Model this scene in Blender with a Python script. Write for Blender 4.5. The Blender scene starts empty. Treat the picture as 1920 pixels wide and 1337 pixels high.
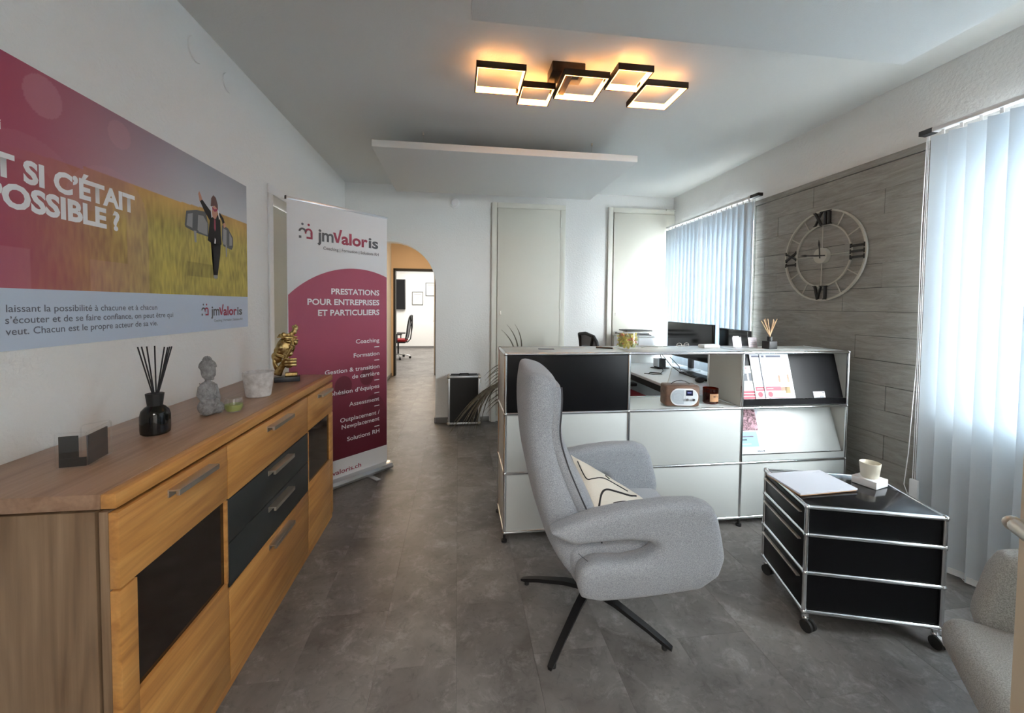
import bpy, bmesh, math, random
from mathutils import Vector, Matrix, noise
R = math.radians
random.seed(7)
sc = bpy.context.scene
C = sc.collection

# ------------------------------------------------------------------ camera, world, light, exposure
cam_d = bpy.data.cameras.new('camera'); cam = bpy.data.objects.new('camera', cam_d); C.objects.link(cam)
_y, _p, _r = R(7.6169), R(1.9925), R(.5589)
fw = Vector((math.sin(_y)*math.cos(_p), math.cos(_y)*math.cos(_p), -math.sin(_p)))
rt = Vector((math.cos(_y), -math.sin(_y), 0)); up = rt.cross(fw)
rt2 = rt*math.cos(_r)+up*math.sin(_r); up2 = up*math.cos(_r)-rt*math.sin(_r)
cam.matrix_world = Matrix(((rt2.x, up2.x, -fw.x, 0), (rt2.y, up2.y, -fw.y, 0), (rt2.z, up2.z, -fw.z, 1.3858), (0, 0, 0, 1)))
cam_d.sensor_width = 36; cam_d.sensor_fit = 'HORIZONTAL'; cam_d.lens = 755.9085/1920*36
cam_d.shift_y = -(668.5-598.929)/1920
cam_d.clip_start = .02; cam_d.clip_end = 200
sc.camera = cam

W = bpy.data.worlds.new('daylight'); sc.world = W; W.use_nodes = True
bg = W.node_tree.nodes['Background']
bg.inputs[0].default_value = (.93, .965, 1, 1); bg.inputs[1].default_value = 40.0

def area(name, loc, rot, sx, sy, power, col=(1, 1, 1), portal=False):
    l = bpy.data.lights.new(name, 'AREA'); l.shape = 'RECTANGLE'; l.size = sx; l.size_y = sy
    l.energy = power; l.color = col
    if portal: l.cycles.is_portal = True
    o = bpy.data.objects.new(name, l); C.objects.link(o); o.location = loc; o.rotation_euler = rot
    return o
area('window_portal', (2.98, 4.01, 1.56), (0, R(90), 0), 1.5, 1.5, 1, portal=True)
area('window_portal', (2.98, 1.06, 1.56), (0, R(90), 0), 1.5, 1.7, 1, portal=True)
area('hall_fill', (0.0, -1.6, 2.55), (0, 0, 0), 1.6, 1.2, 60, (1, .97, .93))  # added unseen light, fills the room from behind the camera
area('corridor_lamp', (-.76, 6.3, 2.5), (0, 0, 0), .4, .4, 16, (1, .72, .45))
area('meeting_room_fill', (-.9, 11.4, 2.6), (0, 0, 0), 2, 2, 75, (1, .95, .88))  # added unseen light standing in for the far room's window light

sc.view_settings.view_transform = 'Standard'; sc.view_settings.look = 'None'
sc.view_settings.gamma = 1; sc.view_settings.use_curve_mapping = False
sc.view_settings.exposure = 0.88
sc.cycles.use_denoising = True
sc.cycles.max_bounces = 10; sc.cycles.diffuse_bounces = 6; sc.cycles.transparent_max_bounces = 12
sc.cycles.sample_clamp_indirect = 8

# ------------------------------------------------------------------ materials
def mat(name, col, rough=.5, metal=0, col2=None, scale=(8, 8, 8), detail=4, lo=.35, hi=.65, bump=0, bscale=None,
        emit=None, estr=0, spec=.5, pos=False, alpha=1, distort=0, coat=0, nrough=.6):
    m = bpy.data.materials.new(name); m.use_nodes = True
    nt = m.node_tree; b = nt.nodes['Principled BSDF']
    c4 = tuple(col)+(1,)
    b.inputs['Base Color'].default_value = c4; b.inputs['Roughness'].default_value = rough
    b.inputs['Metallic'].default_value = metal; b.inputs['Specular IOR Level'].default_value = spec
    if coat: b.inputs['Coat Weight'].default_value = coat; b.inputs['Coat Roughness'].default_value = .08
    if emit: b.inputs['Emission Color'].default_value = tuple(emit)+(1,); b.inputs['Emission Strength'].default_value = estr
    m.diffuse_color = c4
    if col2 or bump:
        if pos: src = nt.nodes.new('ShaderNodeNewGeometry').outputs['Position']
        else: src = nt.nodes.new('ShaderNodeTexCoord').outputs['Object']
        def nz(sc_, det):
            mp = nt.nodes.new('ShaderNodeMapping'); mp.inputs['Scale'].default_value = sc_
            nt.links.new(src, mp.inputs[0])
            n = nt.nodes.new('ShaderNodeTexNoise'); n.inputs['Scale'].default_value = 1; n.inputs['Detail'].default_value = det
            n.inputs['Roughness'].default_value = nrough; n.inputs['Distortion'].default_value = distort
            nt.links.new(mp.outputs[0], n.inputs['Vector']); return n
    if col2:
        n = nz(scale, detail); r = nt.nodes.new('ShaderNodeValToRGB')
        r.color_ramp.elements[0].position = lo; r.color_ramp.elements[0].color = c4
        r.color_ramp.elements[1].position = hi; r.color_ramp.elements[1].color = tuple(col2)+(1,)
        nt.links.new(n.outputs['Fac'], r.inputs[0]); nt.links.new(r.outputs[0], b.inputs['Base Color'])
    if bump:
        n2 = nz(bscale or scale, 3); bp = nt.nodes.new('ShaderNodeBump'); bp.inputs['Strength'].default_value = bump
        bp.inputs['Distance'].default_value = .01
        nt.links.new(n2.outputs['Fac'], bp.inputs['Height']); nt.links.new(bp.outputs[0], b.inputs['Normal'])
    return m

def glassy(name, tint, rough=0.02, through=.9):
    """thin clear or tinted sheet: see-through with a fresnel gloss"""
    m = bpy.data.materials.new(name); m.use_nodes = True; nt = m.node_tree
    nt.nodes.remove(nt.nodes['Principled BSDF']); out = nt.nodes['Material Output']
    t = nt.nodes.new('ShaderNodeBsdfTransparent'); t.inputs[0].default_value = tuple(tint)+(1,)
    g = nt.nodes.new('ShaderNodeBsdfGlossy'); g.inputs[0].default_value = (1, 1, 1, 1); g.inputs[1].default_value = rough
    lw = nt.nodes.new('ShaderNodeLayerWeight'); lw.inputs[0].default_value = .5
    pw_ = nt.nodes.new('ShaderNodeMath'); pw_.operation = 'POWER'; pw_.inputs[1].default_value = 4
    f = nt.nodes.new('ShaderNodeMath'); f.operation = 'MULTIPLY_ADD'; f.inputs[1].default_value = .55; f.inputs[2].default_value = .04
    nt.links.new(lw.outputs['Facing'], pw_.inputs[0]); nt.links.new(pw_.outputs[0], f.inputs[0])
    x = nt.nodes.new('ShaderNodeMixShader')
    nt.links.new(f.outputs[0], x.inputs[0]); nt.links.new(t.outputs[0], x.inputs[1]); nt.links.new(g.outputs[0], x.inputs[2])
    nt.links.new(x.outputs[0], out.inputs[0]); return m

def wood(name, c1, c2, c3, axis, rough=.38, sc_=1.0, knot=True):
    m = bpy.data.materials.new(name); m.use_nodes = True; nt = m.node_tree; b = nt.nodes['Principled BSDF']
    b.inputs['Roughness'].default_value = rough
    src = nt.nodes.new('ShaderNodeNewGeometry').outputs['Position']
    s = [16, 16, 16]; s[axis] = 1.3
    def mp(v):
        q = nt.nodes.new('ShaderNodeMapping'); q.inputs['Scale'].default_value = [a*sc_ for a in v]; nt.links.new(src, q.inputs[0]); return q
    n = nt.nodes.new('ShaderNodeTexNoise'); n.inputs['Scale'].default_value = 1; n.inputs['Detail'].default_value = 5
    n.inputs['Distortion'].default_value = 1.2; nt.links.new(mp(s).outputs[0], n.inputs['Vector'])
    s2 = [110, 110, 110]; s2[axis] = 4
    n2 = nt.nodes.new('ShaderNodeTexNoise'); n2.inputs['Scale'].default_value = 1; n2.inputs['Detail'].default_value = 2
    nt.links.new(mp(s2).outputs[0], n2.inputs['Vector'])
    r = nt.nodes.new('ShaderNodeValToRGB'); r.color_ramp.elements[0].position = .3; r.color_ramp.elements[0].color = c1+(1,)
    r.color_ramp.elements[1].position = .72; r.color_ramp.elements[1].color = c3+(1,)
    e = r.color_ramp.elements.new(.5); e.color = c2+(1,)
    nt.links.new(n.outputs['Fac'], r.inputs[0])
    x = nt.nodes.new('ShaderNodeMix'); x.data_type = 'RGBA'; x.blend_type = 'MULTIPLY'; x.inputs[0].default_value = .35
    nt.links.new(r.outputs[0], x.inputs[6]); nt.links.new(n2.outputs['Fac'], x.inputs[7])
    nt.links.new(x.outputs[2], b.inputs['Base Color'])
    bp = nt.nodes.new('ShaderNodeBump'); bp.inputs['Strength'].default_value = .08; bp.inputs['Distance'].default_value = .003
    nt.links.new(n2.outputs['Fac'], bp.inputs['Height']); nt.links.new(bp.outputs[0], b.inputs['Normal'])
    return m

def slatmat(name):
    m = bpy.data.materials.new(name); m.use_nodes = True; nt = m.node_tree
    nt.nodes.remove(nt.nodes['Principled BSDF']); out = nt.nodes['Material Output']
    d = nt.nodes.new('ShaderNodeBsdfDiffuse'); d.inputs[0].default_value = (.72, .74, .75, 1)
    t = nt.nodes.new('ShaderNodeBsdfTranslucent'); t.inputs[0].default_value = (.60, .70, .78, 1)
    x = nt.nodes.new('ShaderNodeMixShader'); x.inputs[0].default_value = .30
    tc = nt.nodes.new('ShaderNodeNewGeometry'); mp = nt.nodes.new('ShaderNodeMapping'); mp.inputs['Scale'].default_value = (60, 60, 900)
    n = nt.nodes.new('ShaderNodeTexNoise'); n.inputs['Scale'].default_value = 1
    bp = nt.nodes.new('ShaderNodeBump'); bp.inputs['Strength'].default_value = .25; bp.inputs['Distance'].default_value = .002
    nt.links.new(tc.outputs['Position'], mp.inputs[0]); nt.links.new(mp.outputs[0], n.inputs['Vector']); nt.links.new(n.outputs['Fac'], bp.inputs['Height'])
    nt.links.new(bp.outputs[0], d.inputs['Normal'])
    nt.links.new(d.outputs[0], x.inputs[1]); nt.links.new(t.outputs[0], x.inputs[2]); nt.links.new(x.outputs[0], out.inputs[0]); return m

def floormat():
    m = bpy.data.materials.new('stone_look_vinyl'); m.use_nodes = True; nt = m.node_tree; b = nt.nodes['Principled BSDF']
    b.inputs['Roughness'].default_value = .42; b.inputs['Specular IOR Level'].default_value = .45
    g = nt.nodes.new('ShaderNodeNewGeometry'); oi = nt.nodes.new('ShaderNodeObjectInfo')
    add = nt.nodes.new('ShaderNodeVectorMath'); add.operation = 'MULTIPLY_ADD'; add.inputs[1].default_value = (7, 7, 7)
    nt.links.new(oi.outputs['Random'], add.inputs[0]); nt.links.new(g.outputs['Position'], add.inputs[2])
    def nz(s, d, ro=.6, di=0):
        n = nt.nodes.new('ShaderNodeTexNoise'); n.inputs['Scale'].default_value = s; n.inputs['Detail'].default_value = d
        n.inputs['Roughness'].default_value = ro; n.inputs['Distortion'].default_value = di
        nt.links.new(add.outputs[0], n.inputs['Vector']); return n
    def ramp(n, a, ca, c, cc):
        r = nt.nodes.new('ShaderNodeValToRGB'); r.color_ramp.elements[0].position = a; r.color_ramp.elements[0].color = ca+(1,)
        r.color_ramp.elements[1].position = c; r.color_ramp.elements[1].color = cc+(1,); nt.links.new(n.outputs['Fac'], r.inputs[0]); return r
    big = ramp(nz(3.2, 5, .62, .4), .33, (.108, .098, .090), .70, (.228, .214, .202))
    streak = ramp(nz(9, 9, .78, .5), .52, (0, 0, 0), .74, (.15, .15, .15))
    dark = ramp(nz(24, 6, .7, 1.0), .30, (.62, .62, .62), .48, (1, 1, 1))
    ad = nt.nodes.new('ShaderNodeMix'); ad.data_type = 'RGBA'; ad.blend_type = 'ADD'; ad.inputs[0].default_value = 1
    nt.links.new(big.outputs[0], ad.inputs[6]); nt.links.new(streak.outputs[0], ad.inputs[7])
    mu = nt.nodes.new('ShaderNodeMix'); mu.data_type = 'RGBA'; mu.blend_type = 'MULTIPLY'; mu.inputs[0].default_value = .8
    nt.links.new(ad.outputs[2], mu.inputs[6]); nt.links.new(dark.outputs[0], mu.inputs[7])
    nt.links.new(mu.outputs[2], b.inputs['Base Color'])
    n3 = nz(60, 5, .7); bp = nt.nodes.new('ShaderNodeBump'); bp.inputs['Strength'].default_value = .15; bp.inputs['Distance'].default_value = .002
    nt.links.new(n3.outputs['Fac'], bp.inputs['Height']); nt.links.new(bp.outputs[0], b.inputs['Normal'])
    return m

def fabric(name, a, b_, rough=.95):
    m = bpy.data.materials.new(name); m.use_nodes = True; nt = m.node_tree; b = nt.nodes['Principled BSDF']
    b.inputs['Roughness'].default_value = rough; b.inputs['Specular IOR Level'].default_value = .15
    b.inputs['Sheen Weight'].default_value = .25
    tc = nt.nodes.new('ShaderNodeTexCoord')
    def nz(s, d):
        n = nt.nodes.new('ShaderNodeTexNoise'); n.inputs['Scale'].default_value = s; n.inputs['Detail'].default_value = d; n.inputs['Roughness'].default_value = .8
        nt.links.new(tc.outputs['Object'], n.inputs['Vector']); return n
    n = nz(330, 2); r = nt.nodes.new('ShaderNodeValToRGB')
    r.color_ramp.elements[0].position = .36; r.color_ramp.elements[0].color = a+(1,)
    r.color_ramp.elements[1].position = .64; r.color_ramp.elements[1].color = b_+(1,)
    nt.links.new(n.outputs['Fac'], r.inputs[0]); nt.links.new(r.outputs[0], b.inputs['Base Color'])
    n2 = nz(420, 2); bp = nt.nodes.new('ShaderNodeBump'); bp.inputs['Strength'].default_value = .35; bp.inputs['Distance'].default_value = .003
    nt.links.new(n2.outputs['Fac'], bp.inputs['Height']); nt.links.new(bp.outputs[0], b.inputs['Normal'])
    return m

def vcol(name, rough=.55):
    m = bpy.data.materials.new(name); m.use_nodes = True; nt = m.node_tree; b = nt.nodes['Principled BSDF']
    b.inputs['Roughness'].default_value = rough
    a = nt.nodes.new('ShaderNodeVertexColor'); a.layer_name = 'print'
    nt.links.new(a.outputs[0], b.inputs['Base Color']); return m

M = dict(
    wall=mat('white_wall_paint', (.79, .79, .775), .9, bump=.35, bscale=(55, 55, 55), pos=True),
    ceil=mat('ceiling_paint', (.66, .665, .645), .92, bump=.1, bscale=(60, 60, 60), pos=True),
    acoustic=mat('acoustic_panel_felt', (.68, .685, .67), .95, bump=.15, bscale=(200, 200, 200), pos=True),
    door=mat('cream_door_paint', (.66, .645, .57), .55), frame=mat('cream_frame_paint', (.70, .69, .62), .6),
    tanwall=mat('tan_wall', (.66, .50, .34), .9), doorleaf=mat('beige_door_paint', (.72, .60, .44), .5),  # the corridor end wall gets one even tan
    floor=floormat(), plinth=mat('grey_baseboard_vinyl', (.19, .185, .18), .6),
    joint=mat('dark_joint', (.05, .05, .05), .9),
    plank=mat('grey_wood_concrete_panel', (.185, .175, .155), .7, col2=(.36, .345, .31), scale=(5, 5, 34), detail=9, lo=.28, hi=.72, bump=.25, bscale=(20, 20, 130), pos=True, distort=.8, nrough=.72),
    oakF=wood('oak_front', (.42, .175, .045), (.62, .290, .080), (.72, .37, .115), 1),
    oakT=wood('oak_top_sheen', (.29, .165, .10), (.39, .235, .15), (.46, .29, .19), 1, .30),  # same oak, greyed: the sheen on the top is put into the colour
    oakS=wood('oak_side_shaded', (.21, .125, .068), (.30, .19, .11), (.38, .25, .15), 2, .5),  # same oak, darker: the end's weaker light is put into the colour
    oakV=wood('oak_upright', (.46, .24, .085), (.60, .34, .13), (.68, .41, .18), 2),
    anth=mat('anthracite_lacquer', (.024, .028, .029), .5), dglass=mat('dark_glass', (.012, .006, .004), .08, spec=.6),
    steel=mat('brushed_steel', (.62, .57, .50), .42, 1), chrome=mat('chrome', (.80, .82, .84), .12, 1),
    usmw=mat('white_steel_panel', (.57, .59, .575), .30, spec=.5), usmk=mat('black_steel_panel', (.006, .006, .007), .38, spec=.14),
    usmg=mat('light_grey_panel', (.60, .59, .54), .4),
    black=mat('matt_black', (.012, .012, .013), .55), blackg=mat('black_gloss', (.008, .008, .010), .12),
    bmetal=mat('black_metal', (.015, .015, .016), .4, .3), rubber=mat('black_rubber', (.02, .02, .02), .8),
    fab=fabric('grey_woven_fabric', (.22, .235, .26), (.41, .43, .46)),
    fab2=fabric('beige_grey_woven_fabric', (.25, .245, .225), (.46, .45, .42)),
    seam=mat('dark_seam', (.06, .062, .07), .9),
    white=mat('white_plastic', (.80, .80, .80), .4), paper=mat('white_paper', (.68, .70, .76), .8), paperw=mat('newsprint', (.66, .66, .62), .85),
    glass=glassy('window_glass', (.97, .985, .98)), clear=glassy('clear_acrylic', (.985, .99, .99)),
    tglass=glassy('smoked_glass', (.16, .12, .10)), amber=glassy('amber_glass', (.50, .12, .02)),
    slat=slatmat('blind_fabric'), upvc=mat('white_window_frame', (.78, .79, .80), .4),
    lampdark=mat('dark_brown_metal', (.035, .02, .012), .45, .5),
    led=mat('warm_led_diffuser', (1, .9, .7), .5, emit=(1, .42, .11), estr=6.5),
    alu=mat('aluminium', (.62, .64, .66), .35, .9), case=mat('black_case_laminate', (.008, .008, .008), .35),
    grey=mat('grey_concrete', (.19, .19, .195), .9, col2=(.36, .36, .365), scale=(60, 60, 60), lo=.3, hi=.7, bump=.5, bscale=(150, 150, 150)),
    pot=mat('whitewashed_concrete', (.50, .47, .46), .85, col2=(.72, .70, .69), scale=(30, 30, 30), bump=.3, bscale=(60, 60, 60)),
    gold=mat('aged_gold', (.36, .235, .08), .27, 1, col2=(.62, .47, .22), scale=(50, 50, 50)),
    wax=mat('green_wax', (.30, .34, .10), .6), waxw=mat('cream_wax', (.72, .68, .58), .5), slate=mat('dark_slate', (.05, .055, .065), .25),
    crim=mat('crimson_print', (.33, .035, .075), .55), grip=mat('grey_print', (.10, .105, .12), .6), wprint=mat('white_print', (.85, .85, .87), .5),
    banner=mat('banner_vinyl', (.75, .76, .78), .5), tprint=mat('slate_text_print', (.13, .14, .19), .6),
    walnut=wood('walnut_shell', (.11, .05, .03), (.17, .085, .05), (.22, .11, .065), 0, .5),
    rface=mat('radio_front', (.62, .65, .68), .4), speaker=mat('speaker_cloth', (.42, .46, .50), .9), screen=mat('display_screen', (.006, .008, .035), .15),
    red=mat('red_upholstery', (.30, .008, .012), .85), label=mat('tan_label', (.50, .27, .14), .8),
    reed=mat('natural_reed', (.50, .33, .19), .8), desk=mat('white_desk_top', (.72, .74, .75), .35),
    leaf=mat('dry_palm_leaf', (.10, .085, .06), .8, col2=(.17, .15, .11), scale=(20, 20, 20)),
    lines=mat('ink', (.02, .02, .022), .8), cushion=mat('cream_cotton', (.72, .67, .58), .9, bump=.3, bscale=(250, 250, 250)),
    beige=mat('beige_ring', (.46, .43, .37), .5, .2), wax2=mat('frosted_glass', (.66, .61, .50), .5),
    sweet1=mat('yellow_wrapper', (.62, .52, .10), .4), sweet2=mat('orange_wrapper', (.68, .22, .10), .4), sweet3=mat('green_wrapper', (.40, .45, .16), .4),
    candle=mat('brown_wax', (.16, .05, .02), .6), mesh=mat('grey_mesh', (.30, .30, .32), .8),
    fac=mat('pale_facade', (.55, .56, .58), .9), facw=mat('facade_window', (.10, .12, .15), .3), gnd=mat('street_asphalt', (.20, .20, .20), .9),
    postersky=None, vprint=vcol('printed_photo'), pinkp=mat('pink_card', (.66, .55, .58), .6),
    blueb=mat('light_blue_print', (.30, .52, .68), .6), purple=mat('purple_photo_print', (.07, .02, .03), .6, col2=(.55, .30, .36), scale=(40, 40, 40), lo=.42, hi=.6, distort=2),
)

# ------------------------------------------------------------------ mesh helpers
class MB:
    def __init__(s): s.b = bmesh.new()
    def _xf(s, vs, mx):
        if mx is not None: bmesh.ops.transform(s.b, matrix=mx, verts=vs)
    def box(s, x0, x1, y0, y1, z0, z1, bev=0, seg=2, mx=None):
        vs = bmesh.ops.create_cube(s.b, size=1)['verts']
        for v in vs: v.co = Vector((x0 if v.co.x < 0 else x1, y0 if v.co.y < 0 else y1, z0 if v.co.z < 0 else z1))
        if bev:
            es = list({e for v in vs for e in v.link_edges})
            r = bmesh.ops.bevel(s.b, geom=es, offset=bev, segments=seg, affect='EDGES', profile=.5)
            vs = list({v for f in r['faces'] for v in f.verts} | {v for v in vs if v.is_valid})
        s._xf(vs, mx); return s
    def cyl(s, p0, p1, r, n=14, r2=None, caps=True):
        p0 = Vector(p0); p1 = Vector(p1); d = p1-p0; L = d.length
        mx = Matrix.Translation((p0+p1)/2) @ d.to_track_quat('Z', 'Y').to_matrix().to_4x4()
        bmesh.ops.create_cone(s.b, cap_ends=caps, segments=n, radius1=r, radius2=r if r2 is None else r2, depth=L, matrix=mx); return s
    def ell(s, c, r, n=16, mx=None):
        if not hasattr(r, '__len__'): r = (r, r, r)
        m = Matrix.Translation(c) @ (mx if mx else Matrix()) @ Matrix.Diagonal((*r, 1))
        bmesh.ops.create_uvsphere(s.b, u_segments=n, v_segments=max(6, n//2+2), radius=1, matrix=m); return s
    def rings(s, rs, cap0=True, cap1=True, closed=False):
        R_ = [[s.b.verts.new(p) for p in r] for r in rs]; n = len(R_[0])
        pr = list(zip(R_, R_[1:])) + ([(R_[-1], R_[0])] if closed else [])
        for a, c in pr:
            for i in range(n):
                try: s.b.faces.new((a[i], a[(i+1) % n], c[(i+1) % n], c[i]))
                except ValueError: pass
        if not closed:
            if cap0: s.b.faces.new(list(reversed(R_[0])))
            if cap1: s.b.faces.new(R_[-1])
        return s
    def tube(s, pts, r, n=8, closed=False, taper=None):
        pts = [Vector(p) for p in pts]; rs = []; N = len(pts); prev = None
        for i, p in enumerate(pts):
            a = pts[i-1] if (i or closed) else p; c = pts[(i+1) % N] if (i < N-1 or closed) else p
            t = (c-a).normalized()
            if prev is None: u = t.orthogonal().normalized()
            else: u = (prev-t*prev.dot(t)).normalized()
            prev = u; w = t.cross(u); rr = r*(taper(i/(N-1)) if taper else 1)
            rs.append([p+u*math.cos(2*math.pi*k/n)*rr+w*math.sin(2*math.pi*k/n)*rr for k in range(n)])
        return s.rings(rs, closed=closed)
    def lathe(s, prof, c=(0, 0, 0), n=28, closed=False):
        c = Vector(c)
        return s.rings([[c+Vector((r*math.cos(2*math.pi*k/n), r*math.sin(2*math.pi*k/n), z)) for k in range(n)] for r, z in prof], closed=closed)
    def prism(s, poly, t0, t1, fn):
        """poly of (a,b); fn(a,b,t)->point"""
        A = [s.b.verts.new(fn(a, b, t0)) for a, b in poly]; B = [s.b.verts.new(fn(a, b, t1)) for a, b in poly]; n = len(poly)
        s.b.faces.new(A); s.b.faces.new(list(reversed(B)))
        for i in range(n): s.b.faces.new((A[i], B[i], B[(i+1) % n], A[(i+1) % n]))
        return s
    def mesh(s, name, smooth=35):
        bmesh.ops.recalc_face_normals(s.b, faces=s.b.faces)
        me = bpy.data.meshes.new(name); s.b.to_mesh(me); s.b.free()
        if smooth:
            me.shade_smooth(); me.set_sharp_from_angle(angle=R(smooth))
        return me

def obj(name, me, m, parent=None, loc=None, rot=None, label=None, cat=None, group=None, kind=None):
    if isinstance(me, MB): me = me.mesh(name)
    if m is not None:
        me.materials.clear(); me.materials.append(M[m] if isinstance(m, str) else m)
    o = bpy.data.objects.new(name, me); C.objects.link(o)
    if parent is not None: o.parent = parent
    if loc is not None: o.location = loc
    if rot is not None: o.rotation_euler = rot
    for k, v in (('label', label), ('category', cat), ('group', group), ('kind', kind)):
        if v: o[k] = v
    return o
def thing(name, label, cat, loc=(0, 0, 0), rz=0, group=None):
    o = bpy.data.objects.new(name, None); C.objects.link(o); o.location = loc; o.rotation_euler = (0, 0, rz)
    o.empty_display_size = .1; o['label'] = label; o['category'] = cat
    if group: o['group'] = group
    return o
def struct(name, me, m, parent=None, **k):
    return obj(name, me, m, parent, kind=None if parent else 'structure', **k)
def cp(o, parent=None, **k):
    c = o.copy(); C.objects.link(c); c.parent = parent
    for a, v in k.items(): setattr(c, a, v)
    return c
def copytree(o, parent=None, label=None, **k):
    kids = list(o.children); c = cp(o, parent, **k)
    if label: c['label'] = label
    for ch in kids: copytree(ch, c)
    return c
def bx(*a, **k): return MB().box(*a, **k)
def eval_mesh(o):
    dg = bpy.context.evaluated_depsgraph_get(); dg.update()
    return bpy.data.meshes.new_from_object(o.evaluated_get(dg))
def remesh(me, vox, smooth_it=4, fac=.5):
    o = bpy.data.objects.new('tmp', me); C.objects.link(o)
    r = o.modifiers.new('r', 'REMESH'); r.mode = 'VOXEL'; r.voxel_size = vox
    if smooth_it:
        s = o.modifiers.new('s', 'SMOOTH'); s.iterations = smooth_it; s.factor = fac
    n = eval_mesh(o); bpy.data.objects.remove(o); n.shade_smooth(); return n
def text_mesh(body, size=1, bold=0, shear=0):
    cu = bpy.data.curves.new('t', 'FONT'); cu.body = body; cu.size = size; cu.offset = bold; cu.resolution_u = 3; cu.shear = shear
    o = bpy.data.objects.new('t', cu); C.objects.link(o); me = eval_mesh(o); bpy.data.objects.remove(o); return me
def text(body, m, parent, fn, x0, x1, z0, cap, bold=.02, name='lettering', align=None, width=None):
    """fit a line of text between x0 and x1 (or right-aligned at x1 by natural width), baseline z0, capital height cap; fn(a,b)->local point"""
    me = text_mesh(body, 1, bold)
    xs = [v.co.x for v in me.vertices]; mn, mx_ = min(xs), max(xs); k = cap/.73
    sx = (x1-x0)/(mx_-mn)
    for v in me.vertices: v.co = Vector(fn(x0+(v.co.x-mn)*sx, z0+v.co.y*k))
    return obj(name, me, m, parent)
def poly_obj(name, poly, m, parent, fn):
    b = MB(); b.b.faces.new([b.b.verts.new(fn(a, c)) for a, c in poly]); bmesh.ops.triangulate(b.b, faces=b.b.faces)
    me = bpy.data.meshes.new(name); b.b.to_mesh(me); b.b.free(); return obj(name, me, m, parent)
def ngon(cx, cz, rx, rz, n=40, a0=0, a1=2*math.pi):
    return [(cx+rx*math.cos(a0+(a1-a0)*i/n), cz+rz*math.sin(a0+(a1-a0)*i/n)) for i in range(n)]

AL, AR, ZC, YB, YF = -1.2615, 2.66, 2.7443, 4.766, -.10
# ------------------------------------------------------------------ structure
# floor: sub-floor slab with one vinyl tile per part
fl = struct('floor', bx(AL-.3, AR+.4, -3.2, 13.3, -.12, -.006), 'joint')
tile = bx(0, .3043, 0, .6043, -.006, 0).mesh('tile', 0); tile.materials.append(M['floor'])
for ix in range(-5, 9):
    x0 = ix*.305; off = 1.532 if ix % 2 else 1.832
    for iy in range(-4, 12):
        y0 = off+iy*.605
        if x0 < AL-.31 or x0 > AR or y0+.6 < -.25 or (y0 > YB and x0 > 0) or y0 > 8.1: continue
        t = bpy.data.objects.new('tile', tile); C.objects.link(t); t.parent = fl; t.location = (x0+.0004, y0+.0004, 0)
o = obj('tile', bx(-1.3, 1.5, -3.2, -.3, -.006, 0).mesh('hall_tiles', 0), 'floor', fl, kind='stuff')

struct('ceiling', bx(AL-.2, AR+.4, YF-.12, YB+.16, ZC, ZC+.15), 'ceil')
# left wall with a recessed door opening near the banner
wl = MB(); wl.box(AL-.2, AL, YF-.12, 2.955, 0, ZC); wl.box(AL-.2, AL, 3.75, YB+.1, 0, ZC); wl.box(AL-.2, AL, 2.955, 3.75, 2.12, ZC)
struct('wall_left', wl, 'wall')
d1 = struct('door_1', bx(AL-.16, AL-.12, 2.96, 3.745, 0, 2.115), 'door')
for a in ((2.895, 2.955, 0, 2.12), (3.75, 3.81, 0, 2.12), (2.895, 3.81, 2.12, 2.18)):
    obj('casing', bx(AL+.0005, AL+.014, a[0], a[1], a[2], a[3], bev=.003), 'upvc', d1)
# right wall with two windows
wr = MB()
Y1a, Y1b, Y2a, Y2b, zs, zt = .30, 1.83, 3.36, 4.66, .86, 2.30
for (a, b_) in ((YF-.12, Y1a), (Y1b, Y2a), (Y2b, YB+.1)): wr.box(AR, AR+.3, a, b_, 0, ZC)
for (a, b_) in ((Y1a, Y1b), (Y2a, Y2b)):
    wr.box(AR, AR+.3, a, b_, 0, zs); wr.box(AR, AR+.3, a, b_, zt, ZC)
struct('wall_right', wr, 'wall')
for i, (a, b_) in enumerate(((Y1a, Y1b), (Y2a, Y2b))):
    fr = MB(); X0, X1 = AR+.16, AR+.22; t = .055
    fr.box(X0, X1, a, a+t, zs, zt); fr.box(X0, X1, b_-t, b_, zs, zt); fr.box(X0, X1, a+t, b_-t, zs, zs+t); fr.box(X0, X1, a+t, b_-t, zt-t, zt)
    m_ = (a+b_)/2; fr.box(X0, X1, m_-.05, m_+.05, zs+t, zt-t)
    w = struct('window_%d' % (i+1), fr, 'upvc')
    for (p, q) in ((a+t, m_-.05), (m_+.05, b_-t)): obj('pane', bx(X0+.025, X0+.031, p, q, zs+t, zt-t), 'glass', w)
    obj('window_sill', bx(AR-.02, AR+.16, a-.03, b_+.03, zs-.03, zs-.001, bev=.004), 'upvc', w)
    obj('window_handle', MB().box(X0-.03, X0-.002, m_-.012, m_+.012, 1.5, 1.53).box(X0-.045, X0-.03, m_-.01, m_+.01, 1.42, 1.53, bev=.004), 'white', w)
# back wall with arch
arch = [(-1.26, 0)]+[(-.76-.5*math.cos(math.pi*i/32), 1.60+.5*math.sin(math.pi*i/32)) for i in range(33)]+[(-.26, 0)]
outer = [(-.26, 0), (AR+.3, 0), (AR+.3, ZC), (AL-.2, ZC), (AL-.2, 0), (-1.26, 0)]
wb = MB(); wb.box(AL-.2, -1.26, YB, YB+.14, 0, ZC); wb.box(-.26, AR+.3, YB, YB+.14, 0, ZC)
for i in range(32):
    (a0, h0), (a1, h1) = arch[1+i], arch[2+i]
    wb.prism([(a0, h0), (a1, h1), (a1, ZC), (a0, ZC)], YB, YB+.14, lambda a, b_, t: (a, t, b_))
me = wb.mesh('wall_back', 0); struct('wall_back', me, 'wall')
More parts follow.
